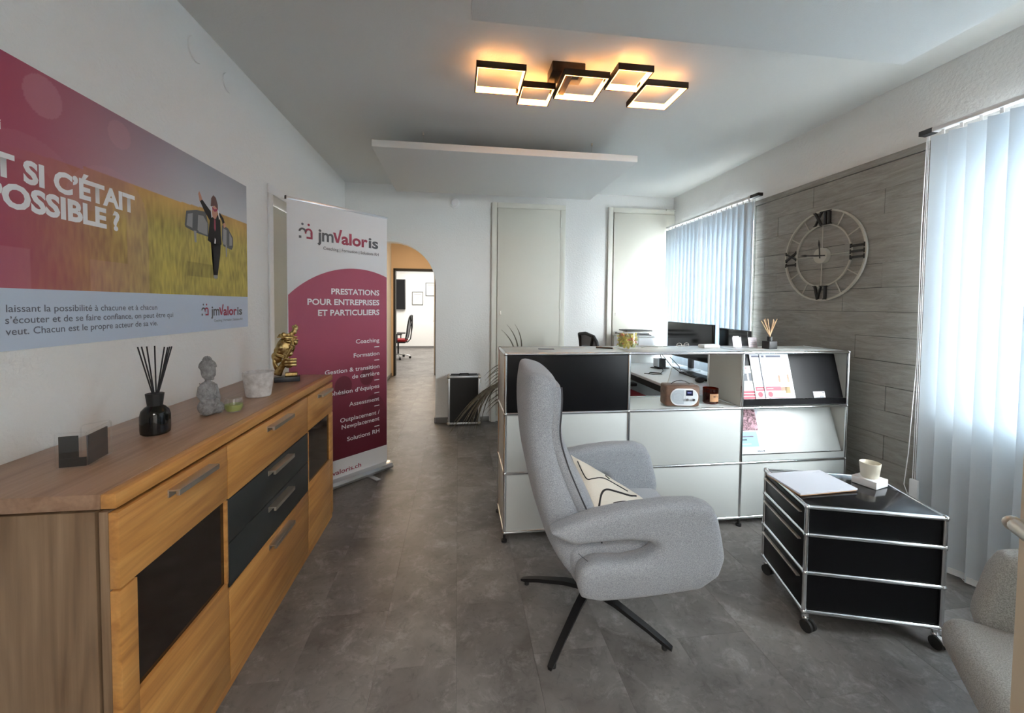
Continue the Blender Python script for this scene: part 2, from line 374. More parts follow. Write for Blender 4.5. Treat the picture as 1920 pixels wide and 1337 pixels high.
# front wall round the photographer's doorway, and hall behind
wf = MB(); wf.box(AL-.2, -.52, YF-.12, YF, 0, ZC); wf.box(.78, AR+.3, YF-.12, YF, 0, ZC); wf.box(-.52, .78, YF-.12, YF, 2.08, ZC)
struct('wall_front', wf, 'wall')
wh = MB(); wh.box(-1.3, -1.2, -3.2, -.22, 0, ZC); wh.box(1.4, 1.5, -3.2, -.22, 0, ZC); wh.box(-1.3, 1.5, -3.3, -3.2, 0, ZC); wh.box(-1.3, 1.5, -3.3, -.22, ZC, ZC+.1)
struct('wall_hall', wh, 'wall')
# corridor behind the arch and the meeting room beyond
wc = MB(); wc.box(-1.42, -1.275, YB+.14, 8.0, 0, 2.62); wc.box(-.2, -.05, YB+.14, 8, 0, 2.62); wc.box(-1.42, -.05, YB+.14, 8, 2.62, 2.7)
struct('wall_corridor', wc, 'wall')
wd = MB(); wd.box(-1.275, -1.215, 8.0, 8.12, 0, 2.06); wd.box(-.42, -.2, 8.0, 8.12, 0, 2.06); wd.box(-1.275, -.2, 8, 8.12, 2.06, 2.62)
struct('wall_corridor_end', wd, 'tanwall')
d4 = struct('door_4', MB().box(-1.235, -1.20, 7.985, 8.13, 0, 2.06).box(-.45, -.415, 7.985, 8.13, 0, 2.06).box(-1.235, -.415, 7.985, 8.13, 2.03, 2.075), 'black')
lf = obj('door_leaf', bx(-.475, -.437, 8.13, 8.93, .01, 2.03), 'door', d4)
obj('door_handle', MB().cyl((-.475, 8.85, 1.03), (-.53, 8.85, 1.03), .009).cyl((-.525, 8.85, 1.03), (-.525, 8.72, 1.03), .008), 'steel', lf)
wm = MB(); wm.box(-3.2, 1.6, 13.1, 13.2, 0, 2.7); wm.box(-3.3, -3.2, 8.12, 13.2, 0, 2.7); wm.box(1.6, 1.7, 8.12, 13.2, 0, 2.7); wm.box(-3.3, 1.7, 8.12, 13.2, 2.7, 2.8)
wm.box(-3.3, -1.275, 8.0, 8.12, 0, 2.7); wm.box(-.05, 1.7, 8.0, 8.12, 0, 2.7)
struct('wall_meeting_room', wm, 'wall')
obj('tile', bx(-3.2, 1.6, 8.12, 13.1, -.0055, .0004).mesh('room_tiles', 0), 'floor', fl, kind='stuff')

# baseboards
for nm, a in (('baseboard_left', (AL, AL+.012, YF, 2.89)), ('baseboard_back', (-.256, .372, YB-.012, YB)), ('baseboard_corridor', (-1.275, -1.262, YB+.14, 7.98)),
              ('baseboard_meeting', (-3.2, 1.6, 13.085, 13.1)), ('baseboard_right', (AR-.014, AR-.002, YF, 1.93))):
    struct(nm, bx(*a, .0005, .062, bev=.002), 'plinth')
struct('baseboard_back_end', bx(-.272, -.258, YB-.012, YB+.14, .0005, .062), 'plinth')
# ceiling / wall cable duct along right back corner
struct('trim_1', bx(AR-.12, AR-.0, YB-.05, YB-.001, ZC-.17, ZC-.155), 'frame')

# closets in the back wall
def closet(n, xl, xr, cut, hx):
    tf = 2.588
    fr = MB(); e = .062
    fr.box(xl, xl+e, YB-.032, YB-.0005, 0, tf, bev=.004); fr.box(xl+e, cut, YB-.032, YB-.0005, tf-e, tf, bev=.004)
    if xr: fr.box(xr-e, xr, YB-.032, YB-.0005, 0, tf-e, bev=.004)
    d = struct('door_%d' % n, fr, 'frame')
    a, b_ = xl+e+.004, (xr-e-.006 if xr else cut)
    obj('door_panel', bx(a, b_, YB-.045, YB-.002, .08, tf-e-.004, bev=.003), 'door', d)
    obj('keyhole_plate', MB().box(a+.03, a+.046, YB-.047, YB-.0455, 1.27, 1.32, bev=.0006).cyl((a+.038, YB-.047, 1.30), (a+.038, YB-.056, 1.30), .007), 'steel', d)
    if xr:
        for z in (.75, 1.35, 2.32): obj('hinge', MB().cyl((b_+.004, YB-.05, z), (b_+.004, YB-.05, z+.11), .007), 'frame', d)
    return d
closet(2, .387, 1.27, 1.27, 0); closet(3, 1.805, None, 2.655, 0)

# ------------------------------------------------------------------ grey plank wall panelling
pw = thing('wall_panelling', 'grey wood-look plank panelling covering the wall between the two windows behind the round clock', 'panelling', (2.642, 1.95, 0))
obj('backing', bx(0, .016, 0, 1.36, .0, 2.30), 'joint', pw)
rows = [2.288-.1535*i for i in range(15)]+[0.0]
JO = {0: [2.72, 3.2], 1: [2.205, 3.05], 2: [2.46], 3: [2.46, 3.19], 4: [2.205, 3.053], 5: [2.46], 6: [2.9], 7: [2.36, 3.1], 8: [2.62], 9: [2.154, 2.95], 10: [2.5], 11: [2.154, 3.0], 12: [2.7], 13: [2.3, 3.1], 14: [2.6]}
for i in range(15):
    zt_, zb_ = rows[i], rows[i+1]
    if zt_-zb_ < .02: continue
    js = [1.955]+sorted(JO.get(i, []))+[3.305]
    for k in range(len(js)-1):
        g1, g2 = random.choice((.0006, .0018)), random.choice((.0006, .002))
        pr_ = random.uniform(0, .0015)
        obj('plank', bx(-.012-pr_, -.0005, js[k]-1.95+g1, js[k+1]-1.95-g1, zb_+g2, zt_-g2), 'plank', pw)
obj('top_rail', bx(-.018, 0, 0, 1.36, 2.292, 2.335, bev=.002), 'plank', pw)
obj('side_rail', bx(-.017, 0, 1.357, 1.38, 0, 2.335, bev=.002), 'plank', pw)

# ------------------------------------------------------------------ hanging acoustic panels and ceiling light
def hang(label, x0, x1, y0, y1, z, wires):
    t = thing('acoustic_panel', label, 'ceiling panel', ((x0+x1)/2, (y0+y1)/2, z), 0, 'hanging acoustic ceiling panels')
    cx, cy = (x0+x1)/2, (y0+y1)/2
    obj('panel_board', bx(x0-cx, x1-cx, y0-cy, y1-cy, 0, .05, bev=.002), 'acoustic', t)
    for (wx, wy) in wires:
        w = obj('suspension_wire', MB().cyl((wx-cx, wy-cy, .05), (wx-cx, wy-cy, ZC-z-.02), .0012, 6), 'steel', t)
        obj('wire_anchor', MB().cyl((wx-cx, wy-cy, ZC-z-.022), (wx-cx, wy-cy, ZC-z), .007, 10), 'steel', w)
hang('pale rectangular acoustic panel hanging below the ceiling in front of the back wall', -.6246, 1.3929, 3.055, 4.209, 2.5215, ((-.28, 3.3), (1.10, 3.3), (-.28, 3.95), (1.10, 3.95)))
hang('pale acoustic panel hanging overhead, its corner above the grey plank wall', .0443, 2.0445, .5, 1.659, 2.5215, ((.35, 1.4), (1.75, 1.4), (.35, .8), (1.75, .8)))

cl = thing('ceiling_light', 'ceiling light of five glowing warm square frames in dark brown metal', 'ceiling light', (.7, 2.33, ZC))
obj('ceiling_mount', bx(-.19, -.0, -.10, .03, -.055, -.001, bev=.004), 'lampdark', cl)
SQ = [(.089, .359, 2.187, 2.455), (.357, .557, 2.342, 2.558), (.568, .828, 2.188, 2.458), (.838, 1.040, 2.096, 2.312), (1.050, 1.312, 2.218, 2.488)]
for (a, b_, c, d) in SQ:
    a -= .7; b_ -= .7; c -= 2.33; d -= 2.33; w = .007; z0, z1 = -.095, -.062
    f = MB()
    f.box(a, b_, c, c+w, z0, z1); f.box(a, b_, d-w, d, z0, z1); f.box(a, a+w, c+w, d-w, z0, z1); f.box(b_-w, b_, c+w, d-w, z0, z1)
    fo = obj('square_frame', f, 'lampdark', cl)
    g = MB(); q = .004; z0 -= .0005; z1 += .001; a += w; b_ -= w; c += w; d -= w
    g.box(a, b_, c, c+q, z0, z1); g.box(a, b_, d-q, d, z0, z1); g.box(a, a+q, c+q, d-q, z0, z1); g.box(b_-q, b_, c+q, d-q, z0, z1)
    obj('light_strip', g, 'led', fo)
for (x, y, x2, y2) in ((-.345, .10, -.345, .12), (-.14, .07, -.13, .09), (.135, -.10, .14, -.08), (.345, -.08, .352, -.06), (-.06, -.10, -.06, -.09)):
    obj('connector', bx(x-.02, x2+.02, y-.01, y2+.01, -.085, -.07), 'lampdark', cl)
obj('support_arm', bx(-.10, -.07, -.13, .12, -.072, -.055), 'lampdark', cl)

# detector, cover discs
t = thing('smoke_detector', 'small round white detector high on the back wall by the first closet', 'detector', (-.043, YB, 2.564))
obj('detector_base', MB().cyl((0, 0, 0), (0, -.015, 0), .06, 28), 'white', t)
obj('detector_cap', MB().cyl((0, -.016, 0), (0, -.042, 0), .05, 28, .038), 'white', t)
for (y, z, r, lb) in ((2.17, 2.60, .058, 'round painted cover disc on the left wall high above the poster, nearer the camera'), (2.445, 2.59, .05, 'round painted cover disc on the left wall below the ceiling edge, the farther one')):
    obj('cover_disc', MB().cyl((0, 0, 0), (.006, 0, 0), r, 40, r*.96), 'wall', loc=(AL, y, z), label=lb, cat='cover plate', group='painted cover discs on the left wall')
t = thing('wall_socket', 'white wall socket low on the back wall beside the black case', 'socket', (.32, YB, .27))
obj('plate', bx(-.035, .035, -.012, 0, -.042, .042, bev=.004), 'white', t)
obj('socket_hole', MB().cyl((0, -.012, 0), (0, -.0135, 0), .02, 20), 'usmg', t)
# curtain-rail ends
# ------------------------------------------------------------------ vertical blinds
def blind(label, ya, yb, x, n, ang, wires, seedv, group):
    t = thing('vertical_blind', label, 'blind', (x, yb, 2.32), 0, group)
    obj('head_rail', bx(-.02, .02, ya-yb, 0, .024, .046, bev=.003), 'upvc', t)
    step = (yb-ya)/n; rnd = random.Random(seedv)
    H0 = 2.305
    base = MB()
    pts = [(-.0445+.089*i/6, .007*(1-((i-3)/3)**2)) for i in range(7)]
    base.prism([(p, q) for p, q in pts]+[(p, q+.0008) for p, q in reversed(pts)], -H0, 0, lambda a, b_, tt: (b_, a, tt))
    me = base.mesh('slat'); me.materials.append(M['slat'])
    hk = bx(-.004, .004, -.006, .006, 0, .024).mesh('hanger'); hk.materials.append(M['white'])
    wt = bx(-.003, .003, -.04, .04, 0, .03).mesh('slat_weight'); wt.materials.append(M['white'])
    for i in range(n):
        y = -(i+.5)*step
        s = bpy.data.objects.new('slat', me); C.objects.link(s); s.parent = t; s.location = (rnd.uniform(-.002, .002), y, 0)
        s.rotation_euler = (0, 0, ang(i/n)+rnd.uniform(-.08, .08))
        h = bpy.data.objects.new('slat_hanger', hk); C.objects.link(h); h.parent = s; h.location = (0, 0, .0)
        w = bpy.data.objects.new('slat_weight', wt); C.objects.link(w); w.parent = s; w.location = (0.002, 0, -H0+.001)
    ch = MB()
    for i in range(n-1):
        y0, y1 = -(i+.5)*step, -(i+1.5)*step
        ch.tube([(-.006, y0+(y1-y0)*k/8, -H0+.02-.022*math.sin(math.pi*k/8)) for k in range(9)], .0012, 5)
    o = obj('bottom_chain', ch, 'white', t); 
    return t
vb = blind('white vertical blind over the far window behind the desk monitors', 3.26, 4.70, 2.55, 19, lambda u: R(37) if .44 < u < .55 else R(24), None, 3, 'white vertical blinds at the windows')
vb2 = blind('white vertical blind at the near window beside the grey plank wall', .48, 1.895, 2.55, 18, lambda u: R(23), None, 5, 'white vertical blinds at the windows')  # near end stops short, an added unseen gap that lets daylight in
for t, y in ((vb, -1.44), (vb2, 0)):
    s = 1 if t is vb2 else -1
    obj('rail_end', bx(-.022, .022, y, y+.06, .022, .048) if t is vb2 else bx(-.022, .022, y-.10, y, .022, .048), 'black', t)
# pull cord and weight of near blind
pc = MB(); pc.tube([(-.03, .012, 0), (-.03, .02, -.5), (-.032, .012, -1.2), (-.03, .035, -1.75), (-.03, .05, -1.93), (-.03, .03, -1.975), (-.03, .008, -1.95)], .0022, 6)
pc.tube([(-.03, .006, 0), (-.03, .008, -1.88)], .0016, 6); pc.tube([(-.03, .0, 0), (-.03, -.002, -1.88)], .0016, 6)
cd = obj('pull_cord', pc, 'white', vb2)
obj('cord_weight', bx(-.038, -.022, -.022, .020, -2.0, -1.88, bev=.005), 'white', vb2)
pc = MB(); pc.tube([(-.02, -1.50, 0), (-.02, -1.50, -1.6), (-.02, -1.48, -1.62), (-.02, -1.47, -1.6), (-.02, -1.47, 0)], .002, 6)
obj('pull_cord', pc, 'white', vb)

# outside: ground and a pale building across the street
struct('ground', bx(3.3, 40, -25, 35, -3.6, -3.5), 'gnd')
bl = thing('apartment_building', 'pale building across the street glimpsed between the far blind slats', 'building', (16, 4, -3.5))
obj('facade', bx(0, 8, -12, 14, 0, 9), 'fac', bl)
for yy in range(-5, 7):
    for zz in range(3):
        obj('window', bx(-.05, .02, yy*2-.5, yy*2+.5, 1+zz*2.9, 2.6+zz*2.9), 'facw', bl)

# ------------------------------------------------------------------ wall clock
ck = thing('wall_clock', 'large round open-frame wall clock with four roman numerals on the grey plank wall', 'clock', (2.615, 2.617, 1.768))
fnc = lambda a, b_: Vector((0, -a, b_))       # a: to the viewer's right (towards the camera), b: up
def ring(r, w, th, m, name):
    prof = []
    b = MB(); n = 72
    b.rings([[fnc((r+dr)*math.cos(2*math.pi*i/n), (r+dr)*math.sin(2*math.pi*i/n))+Vector((dx, 0, 0)) for (dr, dx) in ((-w, -th), (w, -th), (w, th), (-w, th))] for i in range(n)], closed=True)
    return obj(name, b, m, ck)
ring(.322, .006, .007, 'beige', 'outer_ring'); ring(.222, .0045, .006, 'beige', 'inner_ring')
for i in range(12):
    a = math.pi*i/6
    p = fnc(math.cos(a)*.224, math.sin(a)*.224); q = fnc(math.cos(a)*.318, math.sin(a)*.318)
    if i % 3: obj('hour_bar', MB().tube([p, q], .0045, 6), 'beige', ck)
    else: obj('spoke', MB().tube([fnc(math.cos(a)*.05, math.sin(a)*.05), p], .0035, 6), 'beige', ck)
hub = obj('hub', MB().cyl((-.016, 0, 0), (.02, 0, 0), .056, 36), 'beige', ck)
def numeral(parts, ang):
    """parts: strokes in a local frame (u across, v up from the inner ring), rotated by ang"""
    b = MB(); ca, sa = math.cos(ang), math.sin(ang)
    def T(u, v): return fnc(u*ca-v*sa, u*sa+v*ca)
    for (u0, v0, u1, v1, w) in parts:
        d = Vector((u1-u0, v1-v0)).normalized(); n_ = Vector((-d.y, d.x))*w/2
        b.prism([(u0+n_.x, v0+n_.y), (u1+n_.x, v1+n_.y), (u1-n_.x, v1-n_.y), (u0-n_.x, v0-n_.y)], -.012, .002, lambda a_, b__, t_: T(a_, b__)+Vector((t_, 0, 0)))
    obj('numeral', b, 'black', ck)
v0, v1 = .218, .318
def I(u, f=0): return [(u, v0, u, v1, .014), (u-.015, v0+.003, u+.015, v0+.003, .006), (u-.015, v1-.003, u+.015, v1-.003, .006)]
def X(u): return [(u-.028, v0, u+.028, v1, .008), (u-.028, v1, u+.028, v0, .014), (u-.038, v0+.003, u-.014, v0+.003, .006), (u+.014, v0+.003, u+.040, v0+.003, .006), (u-.042, v1-.003, u-.014, v1-.003, .006), (u+.014, v1-.003, u+.04, v1-.003, .006)]
def V(u): return [(u-.026, v1, u, v0, .014), (u+.026, v1, u, v0, .007), (u-.042, v1-.003, u-.012, v1-.003, .006), (u+.012, v1-.003, u+.04, v1-.003, .006)]
numeral(X(-.035)+I(.022)+I(.055), 0)
numeral(I(-.038)+I(0)+I(.038), -math.pi/2)
# the six is upright (top towards the hub)
def flip(ps): return [(-a, v0+v1-b_, -c, v0+v1-d, w) for a, b_, c, d, w in ps]
numeral(flip(V(-.02)+I(.04)), math.pi)
numeral(I(-.045)+X(.02), math.pi/2)
obj('minute_hand', MB().prism([(.045, -.004), (-.03, -.007), (-.10, -.003), (-.12, -.008), (-.165, 0), (-.12, .008), (-.10, .003), (-.03, .004), (.045, .004)], -.024, -.021, lambda a, b_, t_: fnc(a, b_+(-a)*.10)+Vector((t_, 0, 0))), 'black', ck)
obj('hour_hand', MB().prism([(-.004, -.02), (.004, -.02), (.004, .06), (.008, .08), (0, .115), (-.008, .08), (-.003, .06)], -.021, -.018, lambda a, b_, t_: fnc(a-b_*.10, b_)+Vector((t_, 0, 0))), 'black', ck)
obj('mounting_tab', MB().cyl((.018, 0, .2), (.027, 0, .2), .008, 10).cyl((.018, 0, -.2), (.027, 0, -.2), .008, 10), 'beige', ck)

# ------------------------------------------------------------------ poster on the left wall (a flat print)
ps = thing('wall_poster', 'wide crimson and meadow photo poster with French slogan on the left wall above the sideboard', 'poster', (AL, 1.9, 1.66))
PX = lambda a, b_, d=.0042: Vector((d, a-1.9, b_-1.66))
obj('poster_board', bx(.0, .003, .78-1.9, 2.6228-1.9, 1.2427-1.66, 2.08-1.66), 'paper', ps)
obj('caption_strip', bx(.003, .0034, .78-1.9, 2.6228-1.9, 1.2427-1.66, 1.4208-1.66), mat('pale_blue_print', (.52, .60, .72), .5), ps)
ya, yb, za, zb = .78, 2.6228, 1.4208, 2.08
nx, nz_ = 460, 165
def hillz(y):
    if y > 2.02: return 1.845+(y-2.02)*.03+.004*math.sin(9*y)
    return 1.845-(2.02-y)*.02+(.0 if y > 1.56 else -.01)+.006*math.sin(5*y)
def lerp(a, b_, t): t = max(0, min(1, t)); return tuple(a[i]+(b_[i]-a[i])*t for i in range(3))
def inside(y, z, shapes):
    n = 0
    for s in shapes:
        if s[0] == 'c' and ((y-s[1])/s[3])**2+((z-s[2])/s[4])**2 < 1: n += 1
        elif s[0] == 'r' and s[1] < y < s[2] and s[3] < z < s[4]: n += 1
    return n
def photo(y, z):
    h = hillz(y)
    if z > h:
        c = lerp((.56, .57, .59), (.34, .35, .39), (z-h)/.25+.15*noise.noise((y*3, z*3, 0)))
    else:
        d = (h-z)
        c = lerp((.50, .29, .08), (.47, .38, .085), d/.14)
        c = lerp(c, (.42, .34, .07), (d-.14)/.2)
        n1 = noise.noise((y*70, z*16, 1.0)); n2 = noise.noise((y*9, z*9, 4)); n3 = noise.noise((y*160, z*30, 7))
        k = 1+.38*n1*min(1, d*6+.2)+.35*n2+.25*n3*min(1, d*5)
        if abs(y-2.20) < .12 and abs(z-1.545) < .035: k *= .72+.1*n1
        c = tuple(max(0, q*k) for q in c)
    # crimson veil, fading towards the meadow, with the large logo shapes in it
    u_ = max(0, min(1, (y-1.22)/((1.05 if z > h else .76))))
    veil = (1-u_*u_*(3-2*u_))
    cr = (.34, .052, .098)
    c = lerp(c, cr, min(1, veil*1.02))
    tint = 0
    if ((y-1.432)/.060)**2+((z-2.008)/.062)**2 < 1 or ((y-1.712)/.052)**2+((z-2.008)/.050)**2 < 1: tint = .26
    dl = math.hypot(y-1.375, z-1.69)
    if (.0 < z-1.66 and dl < .185) : tint += .10
    if dl < .105 and z > 1.66: tint -= .10
    if (1.20 < y < 1.378 and z < 1.54): tint += .17
    dr = math.hypot((y-1.665)/1.0, (z-1.70)/.95)
    if (z > 1.70 and dr < .178) or (z <= 1.70 and 1.735 < y < 1.843) or (1.576 < y <= 1.735 and z < 1.53): tint += .17
    if z > 1.70 and dr < .07: tint -= .10
    if 1.58 < y < 1.735 and z < 1.0: tint += .1
    if tint: c = lerp(c, (.58, .30, .34), max(0, tint))
    return c
bm_ = bmesh.new(); lay = bm_.verts.layers.float_color.new('print')
grid = []
for j in range(nz_+1):
    row = []
    for i in range(nx+1):
        y = ya+(yb-ya)*i/nx; z = za+(zb-za)*j/nz_
        v = bm_.verts.new(PX(y, z, .0034)); v[lay] = (*photo(y, z), 1); row.append(v)
    grid.append(row)
for j in range(nz_):
    for i in range(nx): bm_.faces.new((grid[j][i], grid[j][i+1], grid[j+1][i+1], grid[j+1][i]))
me = bpy.data.meshes.new('photo_print'); bm_.to_mesh(me); bm_.free()
obj('photo_print', me, 'vprint', ps)
T_ = lambda a, b_: PX(a, b_, .0040)
text("ET SI C\u2019ÉTAIT", 'wprint', ps, T_, 1.246, 1.776, 1.733, .066, .042)
text("POSSIBLE ?", 'wprint', ps, T_, 1.262, 1.702, 1.651, .068, .042)
text("laissant la possibilité à chacune et à chacun", 'tprint', ps, T_, 1.309, 1.883, 1.353, .022, .008)
text("s\u2019écouter et de se faire confiance, on peut être qui", 'tprint', ps, T_, 1.306, 1.978, 1.320, .022, .008)
text("veut. Chacun est le propre acteur de sa vie.", 'tprint', ps, T_, 1.306, 1.884, 1.2875, .022, .008)
text("i", 'wprint', ps, T_, 1.300, 1.312, 1.86, .03, .02)

def logo(parent, fn, x0, z0, k, kz, tagline, white=False):
    """company mark: x0 left of the icon, z0 baseline; k metres per unit across, kz per unit up"""
    f = lambda a, b_: fn(x0+a*k, z0+b_*kz)
    g, c = 'grip', 'crim'
    for (cx_, m_) in ((.025, g), (.068, c)): poly_obj('logo_mark', ngon(cx_, .098, .0085, .0085, 20), m_, parent, f)
    def arc(cx_, r0, r1, m_):
        P = [(cx_+r1*math.cos(math.pi*(1-i/14)), .046+r1*math.sin(math.pi*(1-i/14))) for i in range(15)]
        Q = [(cx_+r0*math.cos(math.pi*i/14), .046+r0*math.sin(math.pi*i/14)) for i in range(15)]
        poly_obj('logo_mark', P+Q, m_, parent, f)
    arc(.025, .014, .027, g); arc(.068, .014, .027, c)
    poly_obj('logo_mark', [(0, .0), (.017, .0), (.017, .017), (0, .017)], g, parent, f)
    poly_obj('logo_mark', [(.079, .046), (.095, .046), (.095, 0), (.052, 0), (.052, .014), (.081, .014)], c, parent, f)
    poly_obj('logo_mark', [(.041, .046), (.052, .046), (.052, .034), (.041, .034)], c, parent, f)
    def tx(s, a, b_, m_, z=0, cap=.075, bold=.022): text(s, m_, parent, f, a, b_, z, cap, bold, 'logo_lettering')
    tx('j', .128, .158, g, -.003, .092, .02); tx('m', .163, .250, g, -.002, .094, .02)
    # tall V with a rising right stroke
    poly_obj('logo_lettering', [(.246, .072), (.266, .072), (.281, .024), (.300, .100), (.318, .100), (.290, 0), (.270, 0)], c, parent, f)
    tx('alor', .312, .532, c, -.004, .088, .03); tx('is', .541, .628, g, -.004, .084, .025)
    tx('Coaching | Formation | Solutions RH', .172, .632, g, -.062, .024, .004)
logo(ps, T_, 2.179, 1.320, .60, .56, None)

# the costumed runner with cardboard wings, part of the print
def pic(pts, m, d=.0041): return poly_obj('printed_figure', [(2.0+a*.001, 1.4+b_*.001) for a, b_ in pts], m, ps, lambda a, b_: PX(a, b_, d))
wing = mat('print_wing_grey', (.30, .30, .30), .6); wingd = mat('print_wing_edge', (.11, .115, .12), .6); skin = mat('print_skin', (.55, .27, .18), .6); capm = mat('print_leather', (.13, .055, .045), .6)
pic([(66, 345), (78, 412), (150, 432), (225, 440), (245, 380), (243, 318), (150, 322), (72, 335)], wingd)
pic([(78, 345), (88, 400), (125, 412), (120, 340)], wing, .0042); pic([(158, 338), (165, 412), (205, 415), (238, 385), (236, 325), (170, 330)], wing, .0042)
pic([(130, 330), (150, 330), (150, 275), (135, 275)], wing, .0042)
pic([(360, 330), (365, 400), (420, 395), (470, 350), (470, 300), (455, 280), (375, 290)], wingd)
pic([(372, 300), (376, 385), (408, 382), (405, 298)], wing, .0042); pic([(432, 300), (434, 372), (460, 345), (460, 305)], wing, .0042)
pic([(395, 300), (410, 300), (408, 235), (398, 235)], wing, .0042)
pic([(237, 300), (262, 420), (285, 452), (320, 455), (350, 420), (352, 350), (358, 296), (300, 280)], 'lines', .0043)      # jacket
pic([(262, 400), (215, 440), (180, 482), (196, 496), (240, 468), (285, 440)], 'lines', .0043)
pic([(335, 452), (362, 425), (378, 388), (398, 402), (378, 440), (345, 462)], 'lines', .0043)
pic([(178, 480), (168, 515), (176, 530), (190, 512), (198, 494)], skin, .0044); pic([(380, 388), (374, 410), (392, 420), (402, 398)], skin, .0044)
pic([(262, 300), (300, 288), (350, 300), (345, 240), (335, 200), (325, 155), (318, 128), (282, 126), (278, 170), (290, 215), (275, 260)], 'lines', .0043)
pic([(283, 128), (316, 130), (320, 116), (300, 108), (284, 114)], wing, .0044)
pic([(276, 430), (282, 478), (300, 500), (325, 478), (326, 450), (310, 422), (295, 420)], skin, .0045)
pic([(266, 475), (272, 520), (290, 540), (312, 532), (328, 500), (330, 472), (318, 480), (300, 488), (282, 482)], capm, .0046)
pic([(278, 478), (300, 470), (322, 478), (322, 466), (300, 456), (280, 466)], 'crim', .0047)
pic([(264, 478), (272, 478), (280, 425), (272, 420)], 'wprint', .0047); pic([(326, 472), (334, 470), (345, 430), (337, 424)], 'wprint', .0047)
pic([(294, 418), (306, 418), (308, 370), (300, 355), (292, 372)], 'crim', .0046); pic([(292, 292), (304, 292), (306, 312), (298, 322)], 'wprint', .0046)

# ------------------------------------------------------------------ roll-up banner
bn = thing('roll_up_banner', 'tall white and crimson roll-up banner standing between the sideboard and the arch', 'banner', (-1.147, 2.912, 0), math.atan2(.558, .557))
# local: x along width, y behind, z up
BF = lambda a, b_, d=0: Vector((a, -.0005-d, b_))
obj('banner_sheet', bx(0, .790, 0, .0008, .06, 2.092), 'banner', bn)
P = [(0, .205), (.790, .20)]
cx_, cz_, rr = .52, .93, .727
pts = []
for i in range(41):
    a = .004+(.786-.004)*i/40; 
    pts.append((a, cz_+math.sqrt(max(0, rr*rr-(a-cx_)**2))-(0 if a < cx_ else 0)))
red = MB(); n_s = 14
RC = bmesh.new(); lay = RC.verts.layers.float_color.new('print'); cols = []
for i, (a, ztop) in enumerate(pts):
    col = []
    for k in range(61):
        z = .203+(ztop-.203)*k/60
        v = RC.verts.new(BF(a, z, .0006)); v[lay] = (*lerp((.115, .008, .022), (.36, .055, .105), (z-.35)/.75), 1); col.append(v)
    cols.append(col)
for i in range(40):
    for k in range(60): RC.faces.new((cols[i][k], cols[i+1][k], cols[i+1][k+1], cols[i][k+1]))
me = bpy.data.meshes.new('crimson_field'); RC.to_mesh(me); RC.free(); obj('crimson_field', me, 'vprint', bn)
B_ = lambda a, b_: BF(a, b_, .0014)
veil = mat('dark_crimson_print', (.15, .018, .035), .55); B0 = lambda a, b_: BF(a, b_, .0009); B1 = lambda a, b_: BF(a, b_, .0011)
poly_obj('printed_shape', ngon(.40, .76, .07, .075), veil, bn, B0); poly_obj('printed_shape', ngon(.60, .80, .06, .065), veil, bn, B0)
poly_obj('printed_shape', ngon(.66, .43, .125, .22, 40, 0, math.pi), veil, bn, B0)
logo(bn, B_, .078, 1.838, 1.0, 1.0, True)
for s, x0, x1, z, cap, bo in (('PRESTATIONS', .308, .716, 1.456, .044, .026), ('POUR ENTREPRISES', .133, .716, 1.377, .044, .026), ('ET PARTICULIERS', .208, .716, 1.298, .044, .026),
        ('Coaching', .505, .715, 1.076, .034, .010), ('Formation', .486, .715, .968, .034, .010), ('Gestion & transition', .255, .715, .862, .034, .010), ('de carrière', .472, .715, .805, .034, .010),
        ('Cohésion d\u2019équipes', .252, .715, .699, .034, .010), ('Assessment', .446, .714, .593, .034, .010), ('Outplacement /', .372, .716, .482, .034, .010), ('Newplacement', .384, .714, .428, .034, .010), ('Solutions RH', .428, .714, .326, .034, .010)):
    text(s, 'wprint', bn, B_, x0, x1, z, cap, bo)
for z in (1.034, .926, .763, .657, .550, .381): poly_obj('printed_dash', [(.668, z), (.714, z), (.714, z+.007), (.668, z+.007)], 'wprint', bn, B_)
text('jmvaloris.ch', 'crim', bn, B_, .243, .547, .092, .036, .012)
obj('top_rail', bx(-.004, .794, -.006, .007, 2.088, 2.106, bev=.002), 'alu', bn)
obj('rail_cap', bx(-.010, -.004, -.007, .008, 2.086, 2.108), 'black', bn)
bs = MB(); prof = [(-.05, .012), (-.055, .03), (-.045, .052), (-.02, .064), (.02, .064), (.045, .052), (.055, .03), (.05, .012)]
bs.rings([[Vector((x, p, q)) for p, q in prof] for x in (-.004, .806)])
obj('base_cassette', bs, 'alu', bn)
for x in (.16, .60): obj('foot_bar', bx(x-.02, x+.02, -.16, .12, .0, .011, bev=.005), 'alu', bn)
for x in (-.012, .806): obj('end_cap', MB().rings([[Vector((x+d, p*1.03, q*1.02)) for p, q in prof] for d in (0, .008)]), 'usmg', bn)
obj('support_pole', MB().cyl((.4, .02, .06), (.4, .012, 2.09), .006), 'alu', bn)

# ------------------------------------------------------------------ sideboard
SB = thing('sideboard', 'long oak sideboard with black glass doors and dark grey drawers along the left wall', 'sideboard', (-1.03, 1.057, 0))
